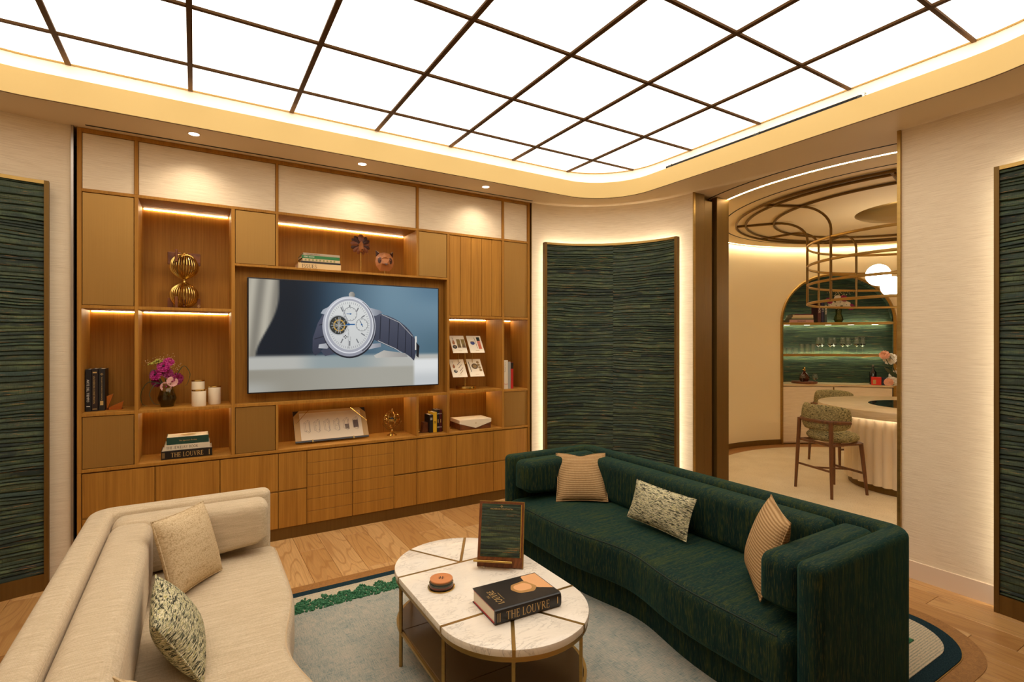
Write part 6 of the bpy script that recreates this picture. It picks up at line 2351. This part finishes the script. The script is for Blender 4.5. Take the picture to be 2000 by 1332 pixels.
# tumblers and wine glasses on the lower shelf
zl = 1.258
for k in range(6):
    a = 63.6 - k * 1.12
    q = on(a, BR + .10 + .09 * (k % 2), zl)
    t = thing('tumbler', 'short clear tumbler in the ' + ('front', 'rear')[k % 2] + ' row at the end of the niche glasses', 'glass', q, group='short tumblers in the niche')
    b = B(); b.lathe([(0, .0006), (.036, .0006), (.042, .09), (.0395, .09), (.034, .012), (0, .012)], q, 20); b.done('glass_body', m_glass, t)
for k in range(6):
    a = 56.8 - k * .98
    q = on(a, BR + .10 + .09 * (k % 2), zl)
    t = thing('highball_glass', 'tall straight glass in the ' + ('front', 'rear')[k % 2] + ' row between tumblers and wine glasses', 'glass', q, group='highball glasses in the niche')
    b = B(); b.lathe([(0, .0006), (.031, .0006), (.033, .14), (.0308, .14), (.029, .012), (0, .012)], q, 20); b.done('glass_body', m_glass, t)
for grp, aset, hb in (('slim', (51.0, 49.0, 47.0, 45.2), .042), ('round', (43.0, 40.8, 38.6, 36.4), .047)):
    for k, a in enumerate(aset):
        q = on(a, BR + .10 + .07 * (k % 2), zl)
        t = thing('wine_glass', ('narrow' if grp == 'slim' else 'wide') + ' stemmed wine glass in the ' + ('front', 'rear')[k % 2] + ' row on the lower niche shelf', 'glass', q, group=grp + ' wine glasses in the niche')
        b = B(); b.lathe([(0, .0006), (.036, .0006), (.036, .003), (.004, .006), (.0035, .10), (.012, .108), (hb * .9, .14), (hb, .16), (hb * .72, .235), (hb * .70, .235), (hb * .97, .16), (hb * .86, .142), (0, .112)], q, 22); b.done('glass_body', m_glass, t)
# decanter tray on the counter
zc = .838
q = on(55.3, BR + .15, zc)
t = thing('serving_tray', 'round wooden tray carrying a decanter and two glasses', 'tray', q)
b = B(); b.cyl(q, .165, .0005, .03, 40); b.done('board', m_walnut, t, bevel=.004)
dq = (q[0], q[1], zc + .030)
t = thing('decanter', 'dark round decanter with gold stopper on the wooden tray', 'decanter', dq)
b = B(); b.lathe([(0, .0005), (.05, .0005), (.068, .03), (.07, .06), (.05, .10), (.02, .13), (.018, .15), (0, .15)], dq, 24); b.done('bottle_body', plain('cognac_glass', S(70, 26, 12), .08), t)
b = B(); b.lathe([(0, .15), (.02, .15), (.022, .165), (.014, .17), (.018, .195), (0, .2)], dq, 16); b.done('stopper', m_goldm, t)
for da, rr in ((1.5, .03), (-2.2, .03)):
    g = on(55.3 + da * 1.25, BR + .06, zc + .030)
    t = thing('cognac_glass', 'small round cognac glass on the wooden tray', 'glass', g, group='cognac glasses on the tray')
    b = B(); b.lathe([(0, .0006), (.025, .0006), (.004, .008), (.004, .022), (.04, .05), (.044, .07), (.03, .11), (.028, .11), (.042, .07), (.038, .05), (0, .026)], g, 20); b.done('glass_body', m_glass, t)
g = on(33.4, BR + .16, zc)
t = thing('spirit_bottle', 'dark bottle behind a red box on the niche counter', 'bottle', g)
b = B(); b.lathe([(0, .0005), (.04, .0005), (.042, .01), (.042, .17), (.015, .21), (.014, .25), (0, .25)], g, 20); b.done('bottle_body', plain('dark_bottle', S(28, 22, 18), .1), t)
b = B(); b.cyl(g, .016, .25, .272, 14); b.done('cap', m_steel, t)
g = on(32.9, BR + .07, zc)
t = thing('gift_box', 'small bright red box on the niche counter', 'box', g, radians(32.9) - pi / 2)
b = B(); b.box(-.055, .055, -.03, .03, .0004, .11); b.done('carton', cmat('red_carton', 214, 44, 28, .5), t, local=True, smooth=0, bevel=.001, seg=1)
b = B(); b.box(-.04, -.005, -.0306, -.03, .015, .07); b.done('gold_patch', m_goldtx, t, local=True, smooth=0)
g = on(29.9, BR + .1, zc)
t = thing('gift_box', 'small dark blue box beside the red box on the niche counter', 'box', g, radians(31.0) - pi / 2)
b = B(); b.box(-.045, .045, -.03, .03, .0004, .09); b.done('carton', cmat('navy_carton', 26, 34, 62, .5), t, local=True, smooth=0, bevel=.001, seg=1)
b = B(); b.box(-.0455, .0455, -.0306, .0306, .0905, .1); b.done('lid', cmat('navy_lid', 34, 44, 74, .5), t, local=True, smooth=0)
